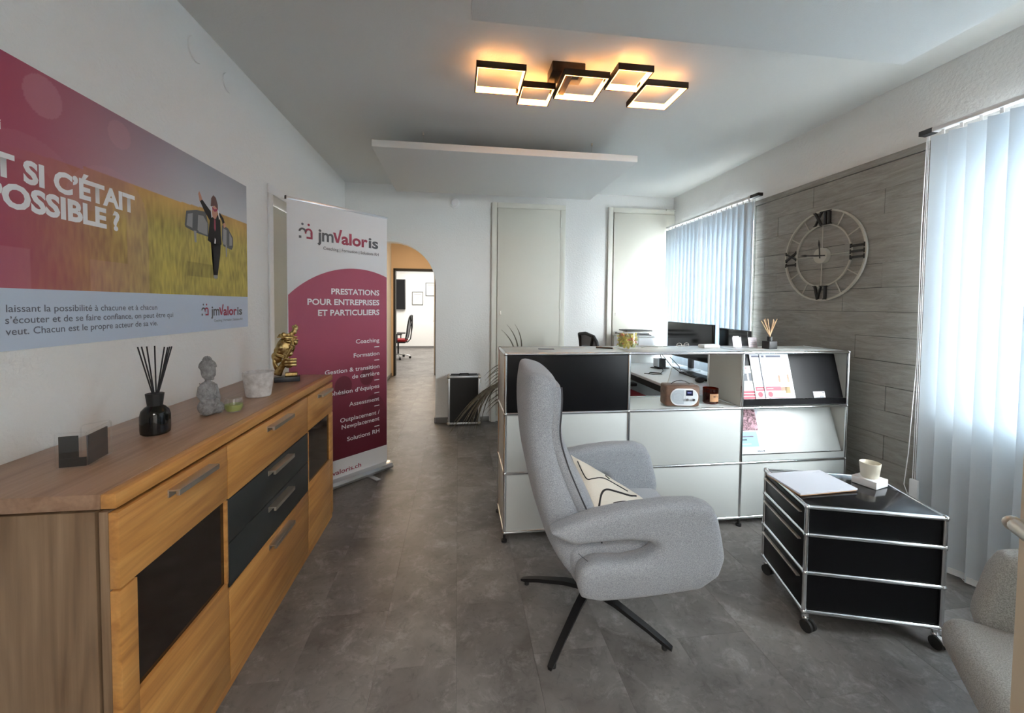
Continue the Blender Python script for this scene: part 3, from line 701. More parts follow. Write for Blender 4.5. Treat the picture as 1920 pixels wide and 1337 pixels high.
# local x: -.225 (wall) .. .228 (front), y 0..1.665
XF = .228
LY = 1.665
obj('worktop', bx(-.225, XF-.035, 0, LY, .893, .930, bev=.002), 'oakT', SB)
obj('worktop_edge', bx(XF-.035, XF-.001, 0, LY, .893, .9295, bev=.003), 'oakF', SB)
obj('side_panel', bx(-.225, XF-.05, .004, .024, .03, .886), 'oakS', SB)
obj('side_panel', bx(-.225, XF-.05, LY-.024, LY-.004, .03, .886), 'oakS', SB)
obj('corner_post', bx(XF-.044, XF-.024, .006, .028, .035, .884, bev=.002), 'oakS', SB)
obj('carcass', MB().box(-.222, -.205, .024, LY-.024, .03, .89).box(-.2, XF-.055, .024, LY-.024, .035, .055).box(-.2, XF-.05, .024, LY-.024, .870, .890), 'oakS', SB)
obj('plinth', bx(-.2, XF-.004, .012, LY-.012, .0, .028), 'oakF', SB)
D = [0.002, .463, 1.228, 1.663]
g = .0025
fx0, fx1 = XF-.022, XF
def front(nm, y0, y1, z0, z1, m='oakF', bev=.0015): return obj(nm, bx(fx0, fx1, y0+g, y1-g, z0+g, z1-g, bev=bev), m, SB)
def handle(par, yc, z, L):
    b = MB(); b.box(fx1, fx1+.004, yc-L/2, yc+L/2, z-.010, z+.012, bev=.0008); b.box(fx1, fx1+.032, yc-L/2, yc+L/2, z+.008, z+.0125, bev=.001)
    b.box(fx1+.022, fx1+.032, yc-L/2, yc+L/2, z-.004, z+.012, bev=.001)
    return obj('handle', b, 'steel', par)
zt1, zm1 = .884, .692
for (y0, y1, hy) in ((D[0], D[1], None), (D[2], D[3], None)):
    c_ = (y0+y1)/2
    f = front('drawer', y0, y1, zm1, zt1); handle(f, c_+.03, .848, .19)
    # glass door: frame with pane
    near = y0 < .1
    fr = MB(); z0, z1 = .032, zm1
    w0 = .055 if near else .012; w1 = .012 if near else .055
    zg0 = .395
    fr.box(fx0, fx1, y0+g, y0+w0, z0, z1-g, bev=.001); fr.box(fx0, fx1, y1-w1, y1-g, zg0-.02 if near else z0, z1-g, bev=.001)
    fr.box(fx0, fx1, y0+w0, y1-g if near else y1-w1, z0, zg0, bev=.001)
    d_ = obj('door', fr, 'oakF', SB)
    obj('glass_pane', bx(fx0+.002, fx1-.010, y0+w0, y1-w1, zg0, z1-g), 'dglass', d_)
f = front('drawer', D[1], D[2], .688, zt1); handle(f, .865, .848, .215)
f = front('drawer', D[1], D[2], .530, .688, 'anth'); handle(f, .865, .656, .205)
f = front('drawer', D[1], D[2], .368, .530, 'anth'); handle(f, .865, .498, .205)
f = front('drawer', D[1], D[2], .030, .368, 'oakF'); handle(f, .865, .332, .205)
for z0, z1 in ((.70, .884), (.54, .682), (.38, .524), (.21, .36)): pass

# things on the sideboard
TZ = .930
# acrylic brochure holder, T-shaped, with black inserts
ho = thing('acrylic_holder', 'clear acrylic holder with black inserts on the near end of the sideboard', 'holder', (-1.035, 1.27, TZ))
def vplate(p, q, z0, z1, th):
    p = Vector(p); q = Vector(q); d = (q-p).normalized(); n_ = Vector((-d.y, d.x))*th/2
    b = MB(); b.prism([(p.x+n_.x, p.y+n_.y), (q.x+n_.x, q.y+n_.y), (q.x-n_.x, q.y-n_.y), (p.x-n_.x, p.y-n_.y)], z0, z1, lambda a, b_, t_: (a, b_, t_)); return b
A_, B2, C2, D2 = (-.040, -.045), (.028, -.032), (.018, .075), (-.055, .06)
def loop(p, q, z0, z1, r):
    p = Vector((*p, 0)); q = Vector((*q, 0)); d = (q-p).normalized()
    pts = []
    for (c, z, a0) in ((q-d*.008, z1-.008, 0), (p+d*.008, z1-.008, 90), (p+d*.008, z0+.008, 180), (q-d*.008, z0+.008, 270)):
        for k in range(5):
            a = R(a0+k*22.5); pts.append(c+d*.008*math.cos(a)+Vector((0, 0, z+.008*math.sin(a))))
    return MB().tube(pts, r, 6, closed=True)
obj('acrylic_frame', loop((-.040, -.045), (.028, -.032), .002, .098, .0022), 'clear', ho); obj('acrylic_frame', loop((.028, -.032), (.005, .075), .002, .098, .0022), 'clear', ho)
obj('acrylic_frame', loop((-.03, .02), (.005, .075), .002, .102, .002), 'clear', ho)
obj('clear_panel', vplate((-.037, -.047), (.026, -.035), .003, .096, .002), 'clear', ho); obj('clear_panel', vplate((.031, -.03), (.008, .073), .003, .096, .002), 'clear', ho)
obj('black_insert', vplate((-.034, -.040), (.006, -.032), .004, .088, .003), 'black', ho); obj('black_insert', vplate((-.034, -.0405), (.023, -.030), .004, .028, .003), 'black', ho)
obj('black_insert', vplate((.023, -.026), (.004, .062), .004, .086, .003), 'black', ho)
# reed diffuser
rd = thing('reed_diffuser', 'smoked glass bottle with black reeds on the oak sideboard', 'reed diffuser', (-1.037, 1.533, TZ))
prof = [(.012, .001), (.036, .001), (.041, .006), (.042, .02), (.042, .065), (.038, .082), (.028, .094), (.021, .099), (.019, .103)]
obj('bottle', MB().lathe([(r, z) for r, z in prof]+[(.017, .103), (.036, .080), (.039, .02), (.034, .006), (.01, .005)], n=32), 'tglass', rd)
obj('cap', MB().lathe([(.0, .098), (.021, .098), (.026, .140), (.024, .141), (.012, .141), (.012, .12), (0, .12)], n=32), 'black', rd)
for (tx_, ty_, bx_) in ((-.050, .0, .03), (-.045, .01, .028), (-.022, .0, .015), (-.004, .01, .006), (.033, .0, -.015), (.04, .005, -.02), (.056, .0, -.028), (.052, -.004, -.024)):
    obj('reed', MB().cyl((bx_*.9, 0, .008), (tx_, ty_, .303+random.uniform(-.004, .004)), .0021, 8), 'lines', rd)
# buddha figurine
bu = thing('buddha_figurine', 'small grey concrete seated figurine beside the green tealight on the sideboard', 'figurine', (-1.003, 1.775, TZ), R(-25))
b = MB()
b.ell((0, 0, .032), (.044, .050, .034)); b.ell((.020, .028, .026), (.032, .028, .024)); b.ell((.020, -.028, .026), (.032, .028, .024))
b.ell((-.006, 0, .075), (.027, .036, .045)); b.ell((-.006, 0, .112), (.024, .041, .022)); b.ell((0, 0, .092), (.026, .034, .03))
for s in (-1, 1):
    b.tube([(-.006, s*.036, .115), (-.004, s*.045, .085), (.012, s*.038, .060), (.036, s*.010, .052)], .0115, 10); b.ell((.034, s*.008, .05), (.016, .013, .008))
    b.ell((-.002, s*.0275, .165), (.006, .005, .015))
b.cyl((-.004, 0, .125), (-.002, 0, .145), .013); b.ell((0, 0, .172), (.032, .030, .035)); b.ell((-.004, 0, .190), (.034, .032, .029)); b.ell((-.006, 0, .212), (.018, .018, .018))
b.ell((.029, 0, .168), (.006, .005, .010)); b.ell((.024, 0, .153), (.007, .010, .004)); b.ell((.022, 0, .144), (.009, .010, .006))
for s in (-1, 1): b.ell((.023, s*.011, .174), (.005, .007, .003)); b.ell((.018, s*.013, .160), (.009, .008, .008))
bu.scale = (.92, .78, 1.02); obj('body', remesh(b.mesh('b'), .0026, 3, .4), 'grey', bu)
b = MB(); rnd = random.Random(2)
for i in range(120):
    th = math.acos(1-1.05*(i+.5)/120); ph = i*2.399963
    p = Vector((math.sin(th)*math.cos(ph)*.0345-.004, math.sin(th)*math.sin(ph)*.0325, .190+math.cos(th)*.0295))
    if p.x > .012 and p.z < .192: continue
    b.ell(p, .0038, 6)
for i in range(30):
    th = math.acos(1-1.0*(i+.5)/30); ph = i*2.4
    b.ell((math.sin(th)*math.cos(ph)*.018-.006, math.sin(th)*math.sin(ph)*.018, .214+math.cos(th)*.018), .0035, 6)
obj('hair_curls', b, 'grey', bu)
b = MB()
for k in range(5): b.tube([(-.012+.004*k, -.036+.008*k, .128-.004*k), (.018, -.022+.010*k, .105-.006*k), (.026, .004+.008*k, .085-.008*k), (.018, .030, .070-.006*k)], .0022, 6)
for s in (-1, 1):
    for k in range(4): b.tube([(.050-.006*k, s*.012, .030-.003*k), (.052-.008*k, s*.032, .028-.004*k), (.030-.006*k, s*.056, .024-.004*k)], .002, 6)
obj('robe_folds', b, 'grey', bu)
# tealight
tl = thing('tealight_glass', 'small round glass with green candle wax beside the figurine', 'tealight', (-.922, 1.800, TZ))
obj('glass_cup', MB().lathe([(0, .001), (.018, .001), (.028, .008), (.035, .024), (.034, .045), (.030, .062), (.0288, .062), (.0328, .045), (.0335, .024), (.027, .010), (0, .006)], n=32), 'clear', tl)
obj('candle_wax', MB().lathe([(0, .007), (.026, .009), (.0325, .024), (.0325, .034), (.028, .036), (0, .033)], n=28), 'wax', tl)
obj('wick', MB().cyl((0, 0, .033), (.001, 0, .041), .001, 6), 'lines', tl)
# pot
obj('plant_pot', MB().lathe([(0, .0), (.050, .0), (.054, .004), (.068, .118), (.066, .120), (.060, .119), (.048, .012), (0, .012)], n=40), 'pot', loc=(-.969, 2.112, TZ), label='empty whitewashed conical pot on the sideboard before the gold sculpture', cat='pot')
# gold sculpture
gs = thing('face_sculpture', 'gold sculpture of a face with raised finger at the far end of the sideboard', 'sculpture', (-.99, 2.50, TZ), R(20))
obj('base', bx(-.066, .066, -.035, .035, 0, .028, bev=.002), 'slate', gs)
b = MB(); b.box(-.012, .054, -.024, .020, .028, .052, bev=.004)
RY = lambda a: Matrix.Rotation(R(a), 4, 'Y')
# forearm, cuff and drape rising on the left
b.tube([(-.046, 0, .040), (-.036, -.006, .070), (-.020, -.014, .100), (-.006, -.018, .118)], .0165, 10, taper=lambda u: 1.25-.35*u)
b.ell((-.052, .004, .050), (.026, .022, .014), mx=RY(20)); b.ell((-.060, .002, .098), (.012, .016, .040), mx=RY(-12)); b.ell((-.052, .004, .140), (.026, .018, .034), mx=RY(-30))
b.tube([(-.074, .0, .150), (-.062, -.008, .112), (-.046, -.012, .082)], .006, 8); b.tube([(-.066, -.004, .170), (-.040, -.016, .150), (-.016, -.020, .140)], .007, 8)
# fist with raised index finger
b.ell((-.002, -.020, .112), (.027, .017, .028)); b.ell((.010, -.022, .100), (.024, .014, .022))
for k in range(3): b.tube([(-.008, -.030, .131-.0175*k), (.020, -.038, .132-.0175*k), (.046, -.028, .130-.0175*k), (.044, -.016, .128-.0175*k)], .0082, 8)
b.tube([(-.010, -.028, .125), (.006, -.040, .160), (.020, -.046, .192), (.024, -.046, .204)], .0075, 8, taper=lambda u: 1.2-.3*u)
b.tube([(-.024, -.020, .100), (-.020, -.034, .124), (-.006, -.040, .140)], .0075, 8)
# mask of the face
b.ell((-.006, .002, .200), (.050, .028, .066), mx=RY(18)); b.ell((-.038, .004, .178), (.030, .024, .030)); b.ell((.006, -.014, .160), (.026, .016, .016))
b.ell((-.030, -.012, .200), (.022, .016, .018)); b.ell((.014, -.028, .187), (.019, .009, .0055)); b.ell((.012, -.027, .177), (.016, .009, .006))
b.tube([(.028, -.022, .250), (.030, -.034, .228), (.029, -.043, .211)], .0075, 8); b.ell((.020, -.034, .209), (.010, .008, .006)); b.ell((.036, -.034, .209), (.008, .008, .006))
b.ell((.006, -.026, .246), (.024, .010, .006), mx=RY(-10)); b.ell((.046, -.018, .244), (.016, .010, .006), mx=RY(12)); b.ell((.008, -.024, .232), (.013, .008, .005)); b.ell((.046, -.014, .228), (.012, .012, .018))
# jagged brim and broken top
b.box(-.050, .056, -.030, .012, .256, .263, bev=.002)
for (x, z, r) in ((-.016, .273, .013), (-.034, .268, .010), (.006, .270, .010), (.024, .276, .014), (.038, .288, .016), (.044, .305, .015), (.034, .318, .009), (.052, .316, .008), (.046, .328, .006)): b.ell((x, -.006, z), (r, r*.75, r*1.05))
obj('gold_figure', remesh(b.mesh('g'), .0034, 2, .35), 'gold', gs)

# ------------------------------------------------------------------ modular counter
def usm(t, xs, ys, zs_, r=.0095, br=.0125):
    cache = {}
    for ax, (U, V_, Wd) in enumerate(((xs, ys, zs_), (ys, xs, zs_), (zs_, xs, ys))):
        for i in range(len(U)-1):
            L = round(U[i+1]-U[i], 4)
            if (ax, L) not in cache:
                d = Vector((0, 0, 0)); d[ax] = L-.012; s0 = Vector((0, 0, 0)); s0[ax] = .006
                me = MB().cyl(s0, s0+d, r, 12).mesh('tube'); me.materials.append(M['chrome']); cache[(ax, L)] = me
            for v in V_:
                for w in Wd:
                    p = [0, 0, 0]; p[ax] = U[i]; oth = [k for k in range(3) if k != ax]; p[oth[0]] = v; p[oth[1]] = w
                    o = bpy.data.objects.new('tube', cache[(ax, L)]); C.objects.link(o); o.parent = t; o.location = p
    me = MB().ell((0, 0, 0), br, 14).mesh('connector_ball'); me.materials.append(M['chrome'])
    for x in xs:
        for y in ys:
            for z in zs_:
                o = bpy.data.objects.new('connector_ball', me); C.objects.link(o); o.parent = t; o.location = (x, y, z)
ct = thing('modular_counter', 'long white and black modular steel counter on chrome tubes behind the grey armchair', 'counter', (.2744, 2.304, 0))
xs = [0, .75, 1.5, 2.25]; ys = [0, .344]; Z = [.053+.35*k for k in range(4)]
usm(ct, xs, ys, Z)
e = .0098
def pan(nm, i, k, ax, pos, m):
    if ax == 'y': b = bx(xs[i]+e, xs[i+1]-e, pos-.004, pos+.004, Z[k]+e, Z[k+1]-e, bev=.001)
    if ax == 'x': b = bx(pos-.004, pos+.004, ys[0]+e, ys[1]-e, Z[k]+e, Z[k+1]-e, bev=.001)
    if ax == 'z': b = bx(xs[i]+e, xs[i+1]-e, ys[0]+e, ys[1]-e, pos-.004, pos+.004, bev=.001)
    return obj(nm, b, m, ct)
for i in range(3):
    pan('top_panel', i, 0, 'z', Z[3]+.003, 'usmw'); pan('shelf', i, 0, 'z', Z[2]+.002, 'usmw'); pan('bottom_panel', i, 0, 'z', Z[0], 'usmw'); pan('shelf', i, 0, 'z', Z[1], 'usmw')
    pan('back_panel', i, 0, 'y', ys[1], 'usmw'); pan('back_panel', i, 1, 'y', ys[1], 'usmw')
pan('front_panel', 0, 2, 'y', 0, 'usmk'); pan('back_panel', 0, 2, 'y', ys[1], 'usmw')
for i in (0, 1): pan('front_panel', i, 1, 'y', 0, 'usmw'); pan('front_panel', i, 0, 'y', 0, 'usmw')
fp = pan('front_panel', 2, 0, 'y', 0, 'usmw')
obj('lock_knob', MB().cyl((1.892, -.004, .293), (1.892, -.018, .293), .019, 24).cyl((1.892, -.018, .293), (1.892, -.022, .293), .012, 20), 'steel', fp)
for k in range(3): pan('side_panel', 0, k, 'x', 0, 'usmw'); pan('side_panel', 0, k, 'x', 2.25, 'usmg' if k else 'usmw')
pan('divider_panel', 0, 2, 'x', .75, 'usmg'); pan('divider_panel', 0, 2, 'x', 1.5, 'usmg')
pan('back_panel', 2, 2, 'y', ys[1], 'usmw')
# sloping display shelves in the right bay
def slope(nm, m, z0, z1, y0, y1, zl):
    b = MB(); b.prism([(y0, z0), (y1, z1), (y1+.004, z1), (y0+.004, z0-.001)], 1.512, 2.238, lambda a, c, t_: (t_, a, c))
    b.prism([(.0, zl), (.003, zl), (.003, z0+.0), (y0, z0), (y0, z0-.003), (.0, z0-.003)] if False else [(-.003, Z[0]+0)]*0 or [(-.002, zl), (.002, zl), (.002, z0), (-.002, z0)], 1.511, 2.239, lambda a, c, t_: (t_, a, c))
    b.box(1.512, 2.238, .002, y0+.004, zl+.0, zl+.004)
    return obj(nm, b, m, ct)
slope('display_shelf', 'usmk', .802, 1.085, .016, .095, .768)
slope('display_shelf', 'usmw', .450, .735, .016, .115, .413)
# levelling feet
for x in xs:
    for y in ys: obj('levelling_foot', MB().cyl((x, y, .0), (x, y, .012), .017, 16).cyl((x, y, .012), (x, y, .045), .007, 10), 'black', ct)

# brochures on display shelves
def on_slope(u, w, y0=.016, y1=.095, z0=.802, z1=1.085, d=.003):
    t_ = (w)/(math.hypot(y1-y0, z1-z0)); nrm = Vector((0, -(z1-z0), (y1-y0))).normalized()
    return Vector((.2744+u, 2.304+y0+(y1-y0)*t_, z0+(z1-z0)*t_))+nrm*d
def brochure(label, u0, u1, w0, w1, d, draw, row=0, m='paper', group='brochures on the sloping display shelves', cat='brochure'):
    kw = {} if row == 0 else dict(y0=.016, y1=.115, z0=.450, z1=.735)
    f = lambda a, b_, dd=0: on_slope(a, b_, d=d+dd, **kw)
    t = thing('brochure', label, cat, f((u0+u1)/2, w0), 0, group); o0 = t.location.copy()
    b = MB(); b.prism([(u0, w0), (u1, w0), (u1, w1), (u0, w1)], 0, .0022, lambda a, c, q: f(a, c, q)-o0)
    obj('cover', b, m, t)
    def rect(a0, a1, b0, b1, mm, nm='printed_block', q=.0028): poly_obj(nm, [(a0, b0), (a1, b0), (a1, b1), (a0, b1)], mm, t, lambda a, c: f(a, c, q)-o0)
    draw(t, rect, lambda a, c: f(a, c, .0031)-o0); return t
gtx = mat('grey_text_lines', (.33, .34, .37), .8); ptan = mat('photo_tan_print', (.30, .20, .14), .7); rose = mat('rose_print', (.48, .10, .13), .7)
def colm(rect, a0, a1, b0, b1, st=.0065):
    z = b0
    while z < b1: rect(a0, a1-random.uniform(0, .01), z, z+st*.42, gtx, 'printed_line'); z += st
def dr1(t, rect, tf):
    rect(1.522, 1.575, .197, .203, rose); rect(1.522, 1.62, .182, .186, gtx)
    rect(1.545, 1.570, .118, .165, 'grip'); rect(1.582, 1.602, .118, .168, 'grip'); colm(rect, 1.522, 1.585, .060, .108); colm(rect, 1.592, 1.650, .060, .108); rect(1.515, 1.655, .004, .054, rose)
    rect(1.52, 1.64, .036, .039, 'wprint', q=.0032); rect(1.52, 1.65, .018, .022, 'wprint', q=.0032)
brochure('newspaper-like brochure at the left end of the black display shelf', 1.515, 1.660, .003, .215, .001, dr1, m='paperw')
def dr2(x):
    def dd(t, rect, tf):
        rect(x+.012, x+.10, .268, .279, 'tprint'); colm(rect, x+.010, x+.085, .085, .255)
        rect(x+.008, x+.20, .052, .078, rose); rect(x+.008, x+.20, .006, .010, rose)
        poly_obj('printed_block', ngon(x+.035, .030, .017, .017, 20), rose, t, tf); rect(x+.015, x+.06, .063, .067, 'wprint', q=.0032)
    return dd
brochure('white leaflet half hidden behind the front leaflet on the black display shelf', 1.605, 1.80, .003, .290, .006, dr2(1.605))
def dr3(t, rect, tf):
    x = 1.672
    rect(x+.012, x+.030, .266, .279, 'tprint'); rect(x+.045, x+.150, .266, .279, 'tprint'); colm(rect, x+.010, x+.085, .085, .255); colm(rect, x+.094, x+.165, .165, .25)
    rect(x+.008, x+.115, .052, .078, rose); rect(x+.115, x+.155, .050, .074, ptan); rect(x+.145, x+.18, .035, .075, mat('gold_photo_print', (.25, .17, .06), .6))
    rect(x+.108, x+.122, .105, .150, ptan); rect(x+.172, x+.186, .105, .155, ptan); rect(x+.008, x+.19, .006, .010, rose)
    poly_obj('printed_block', ngon(x+.035, .030, .017, .017, 20), rose, t, tf); rect(x+.015, x+.06, .063, .067, 'wprint', q=.0032)
brochure('white leaflet with rose band lying in front on the black display shelf', 1.672, 1.880, .003, .294, .0105, dr3)
def dr4(t, rect, tf): rect(2.035, 2.055, .026, .030, gtx); rect(2.032, 2.062, .010, .014, gtx); rect(2.065, 2.095, .004, .016, gtx); poly_obj('printed_block', ngon(2.093, .033, .0045, .0045, 14), 'grip', t, tf)
brochure('small business card leaning at the right on the black display shelf', 2.022, 2.106, .003, .042, .001, dr4, cat='card', group='cards on the sloping display shelves')
def dr5(t, rect, tf):
    rect(1.520, 1.668, .145, .282, 'purple'); rect(1.520, 1.652, .045, .138, 'blueb')
    rect(1.525, 1.625, .104, .112, rose); rect(1.530, 1.575, .084, .094, 'grip'); rect(1.525, 1.600, .060, .064, 'wprint')
    text('Allianz', 'grip', t, tf, 1.632, 1.672, .012, .011, .01); poly_obj('printed_block', ngon(1.680, .017, .005, .005, 16), 'grip', t, tf)
brochure('brochure with hands photo and blue block on the white display shelf', 1.520, 1.690, .003, .285, .001, dr5, row=1)

# things standing on the counter top
CT = 1.1031+.0075
jr = thing('sweet_jar', 'round glass jar full of wrapped yellow sweets on the counter top', 'jar', (1.112, 2.535, CT))
obj('glass_jar', MB().lathe([(0, .0), (.070, .0), (.073, .004), (.073, .105), (.070, .105), (.070, .010), (0, .010)], n=40), 'clear', jr)
rnd = random.Random(4); k = 0
swm = []
for mm in ('sweet1', 'sweet3', 'sweet2', 'sweet1'):
    b = MB(); b.ell((0, 0, 0), (.013, .008, .007), 8); b.cyl((.011, 0, 0), (.021, 0, 0), .002, 6, .009); b.cyl((-.011, 0, 0), (-.021, 0, 0), .002, 6, .009)
    me = b.mesh('sweet'); me.materials.append(M[mm]); swm.append(me)
for lay_ in range(6):
    for q in range(11):
        a = q*2*math.pi/11+lay_*.4; rr_ = .048 if q % 2 else .036
        kq = rnd.choice((0, 0, 1, 2, 3)); o = bpy.data.objects.new('wrapped_sweet', swm[kq]); C.objects.link(o)
        o.location = (1.112+rr_*math.cos(a), 2.535+rr_*math.sin(a), CT+.018+lay_*.0135); o.rotation_euler = (rnd.uniform(-.5, .5), rnd.uniform(-.5, .5), rnd.uniform(0, 3))
        o['label'] = ('yellow', 'green', 'orange', 'yellow')[kq]+' wrapped sweet in the round glass jar on the counter top'; o['category'] = 'sweet'; o['group'] = 'wrapped sweets in the glass jar'
def flat(nm, label, cat, x, y, z, w, d, h, rz, m, bev=0, group=None):
    return obj(nm, bx(-w/2, w/2, -d/2, d/2, 0, h, bev=bev), m, loc=(x, y, z), rot=(0, 0, rz), label=label, cat=cat, group=group)
flat('flyer', 'dark printed flyer lying on the left end of the counter top', 'flyer', .555, 2.50, CT, .10, .055, .0008, R(-8), 'tprint')
flat('flyer', 'white flyer lying on the counter top behind the armchair back', 'flyer', .72, 2.52, CT, .12, .05, .0008, R(6), 'paper')
flat('notepad', 'pale notepad lying on the counter top beside the sweet jar', 'notepad', 1.275, 2.56, CT, .10, .05, .005, R(-6), 'paperw')
pn = thing('ballpoint_pen', 'black pen lying on the counter top beside the sweet jar', 'pen', (.945, 2.50, CT+.006), R(-35))
obj('barrel', MB().cyl((-.06, 0, 0), (.05, 0, 0), .0055, 10), 'blackg', pn); obj('tip', MB().cyl((.05, 0, 0), (.064, 0, 0), .005, 10, .001), 'steel', pn); obj('clip', bx(-.055, -.02, -.0015, .0015, .005, .008), 'steel', pn)
flat('white_box', 'flat white plastic case on the counter top before the monitors', 'case', 1.70, 2.545, CT, .125, .07, .022, R(5), 'white', .008)
flat('flyer', 'thin leaflet lying on the counter top beside the white plastic case', 'flyer', 1.84, 2.50, CT, .13, .045, .0008, R(-25), 'paper')
gl = thing('reading_glasses', 'pair of thin folded reading glasses on the counter top', 'glasses', (1.50, 2.53, CT+.002), R(15))
for s in (-1, 1): obj('lens_rim', MB().tube([(s*.032+.022*math.cos(a*math.pi/10), 0, .017+.015*math.sin(a*math.pi/10)) for a in range(20)], .0012, 6, closed=True), 'steel', gl)
obj('temple_arm', MB().tube([(-.054, 0, .02), (.03, .02, .008), (.06, .03, .002)], .0012, 6).tube([(.054, 0, .02), (-.03, .03, .008), (-.06, .04, .002)], .0012, 6), 'steel', gl)
for j, (x, y, lb) in enumerate(((1.905, 2.53, 'pink card in a clear stand on the counter, nearer the monitors'), (2.015, 2.52, 'pink card in a clear stand on the counter, next to the reed bottle'))):
    st = thing('card_stand', lb, 'card stand', (x, y, CT), R(4), 'pink card stands on the counter')
    for (nm, m, dx, th, h, w) in (('clear_stand', 'clear', 0, .002, .078, .075), ('card', 'pinkp', .002, .001, .070, .068)):
        b = MB(); b.prism([(0, .003), (.014, h), (.014+th, h), (th, .003)], -w/2, w/2, lambda a, c, t_: (t_, a+dx, c)); o = obj(nm, b, m, st)
        if nm == 'card':
            for k in range(4): poly_obj('printed_line', [(-.022, .058-.012*k), (.022, .058-.012*k), (.022, .061-.012*k), (-.022, .061-.012*k)], gtx, o, lambda a, c: (a, (c-.003)*.014/.067+.0012, c))
    obj('stand_foot', bx(-.0375, .0375, 0, .035, 0, .002), 'clear', st)
d2 = thing('reed_diffuser', 'square black diffuser bottle with natural reeds on the counter top', 'reed diffuser', (2.085, 2.46, CT), R(8))
obj('bottle', bx(-.034, .034, -.030, .030, 0, .052, bev=.003), 'black', d2); obj('neck', MB().cyl((0, 0, .052), (0, 0, .082), .0165, 20), 'black', d2)
for (a, c) in ((-.066, .01), (-.055, 0), (-.034, .01), (-.028, -.005), (.030, 0), (.038, .01), (.052, -.004), (.046, .006)): obj('reed', MB().cyl((-a*.15, 0, .07), (a, c, .195+random.uniform(-.012, .01)), .0026, 7), 'reed', d2)
# radio and candle in the open bay
SZ = Z[2]+.0065
ra = thing('portable_radio', 'brown wood-clad portable radio with pale front in the open counter bay', 'radio', (1.405, 2.395, SZ), R(-9))
rw, rdp, rh = .105, .055, .135
obj('shell', bx(-rw, rw, -rdp, rdp, .003, rh, bev=.012, seg=3), 'walnut', ra)
def stadium(w, h, r, n=10):
    P = []
    for cx_, cz_, a0 in ((w-r, h-r, 0), (-w+r, h-r, 90), (-w+r, -h+r, 180), (w-r, -h+r, 270)):
        P += [(cx_+r*math.cos(R(a0+90*i/n)), cz_+r*math.sin(R(a0+90*i/n))) for i in range(n+1)]
    return P
FR = lambda dx=0, dz=0: (lambda a, c, t_: (a+dx, -rdp-t_, c+rh/2+dz))
face = obj('front_plate', MB().prism(stadium(.086, .053, .050), 0, .004, FR(.008, -.004)), 'white', ra)
obj('front_inset', MB().prism(stadium(.081, .048, .046), .004, .0052, FR(.008, -.004)), 'rface', face)
obj('speaker_grille', MB().prism([(p, q) for p, q in stadium(.080, .044, .043) if p < -.005]+[(-.004, -.044), (-.004, .044)][::1], .0052, .0062, FR(.008, -.004)), 'speaker', face)
obj('speaker_ring', MB().tube([(-.030+.026*math.cos(a*math.pi/12), -rdp-.0065, rh/2-.004+.026*math.sin(a*math.pi/12)) for a in range(24)], .001, 6, closed=True), 'rface', face)
obj('display', bx(.018, .060, -rdp-.007, -rdp-.004, rh/2+.006, rh/2+.040, bev=.001), 'screen', face)
obj('radio_text', text_mesh('', 1) if False else bx(.026, .050, -rdp-.0074, -rdp-.007, rh/2+.022, rh/2+.026), mat('display_glow', (.1, .1, .2), .5, emit=(.3, .35, .9), estr=.5), face)
for x in (.022, .062):
    kn = obj('knob', MB().cyl((x, -rdp-.005, rh/2-.018), (x, -rdp-.017, rh/2-.018), .0085, 20), 'chrome', face)
obj('handle', MB().tube([(-.055, 0, rh-.002), (-.045, 0, rh+.010), (-.02, 0, rh+.020), (.01, 0, rh+.023), (.035, 0, rh+.018), (.055, 0, rh+.008), (.065, 0, rh-.002)], .0022, 8), 'bmetal', ra)
obj('antenna', MB().cyl((-.06, rdp-.012, rh), (.028, rdp+.13, rh+.118), .0022, 8, .0014), 'steel', ra)
cn = thing('candle_jar', 'amber glass candle jar with tan label beside the radio', 'candle', (1.640, 2.425, SZ))
obj('glass_jar', MB().lathe([(0, 0), (.040, 0), (.046, .006), (.0475, .09), (.0475, .1), (.0455, .1), (.0455, .09), (.044, .010), (0, .008)], n=36), 'amber', cn)
obj('candle_wax', MB().lathe([(0, .009), (.0435, .011), (.045, .075), (0, .072)], n=30), 'candle', cn)
lbm = MB(); lbm.rings([[Vector((.0483*math.sin(a), -.0483*math.cos(a), z)) for z in (.018, .068)] + [Vector((.0479*math.sin(a), -.0479*math.cos(a), z)) for z in (.068, .018)] for a in [R(-38+i*8) for i in range(11)]])
lb = obj('paper_label', lbm, 'label', cn)
obj('lettering', text_mesh('N°1', .018, .0004), 'lines', lb, loc=(-.012, -.0495, .046), rot=(R(90), 0, 0))

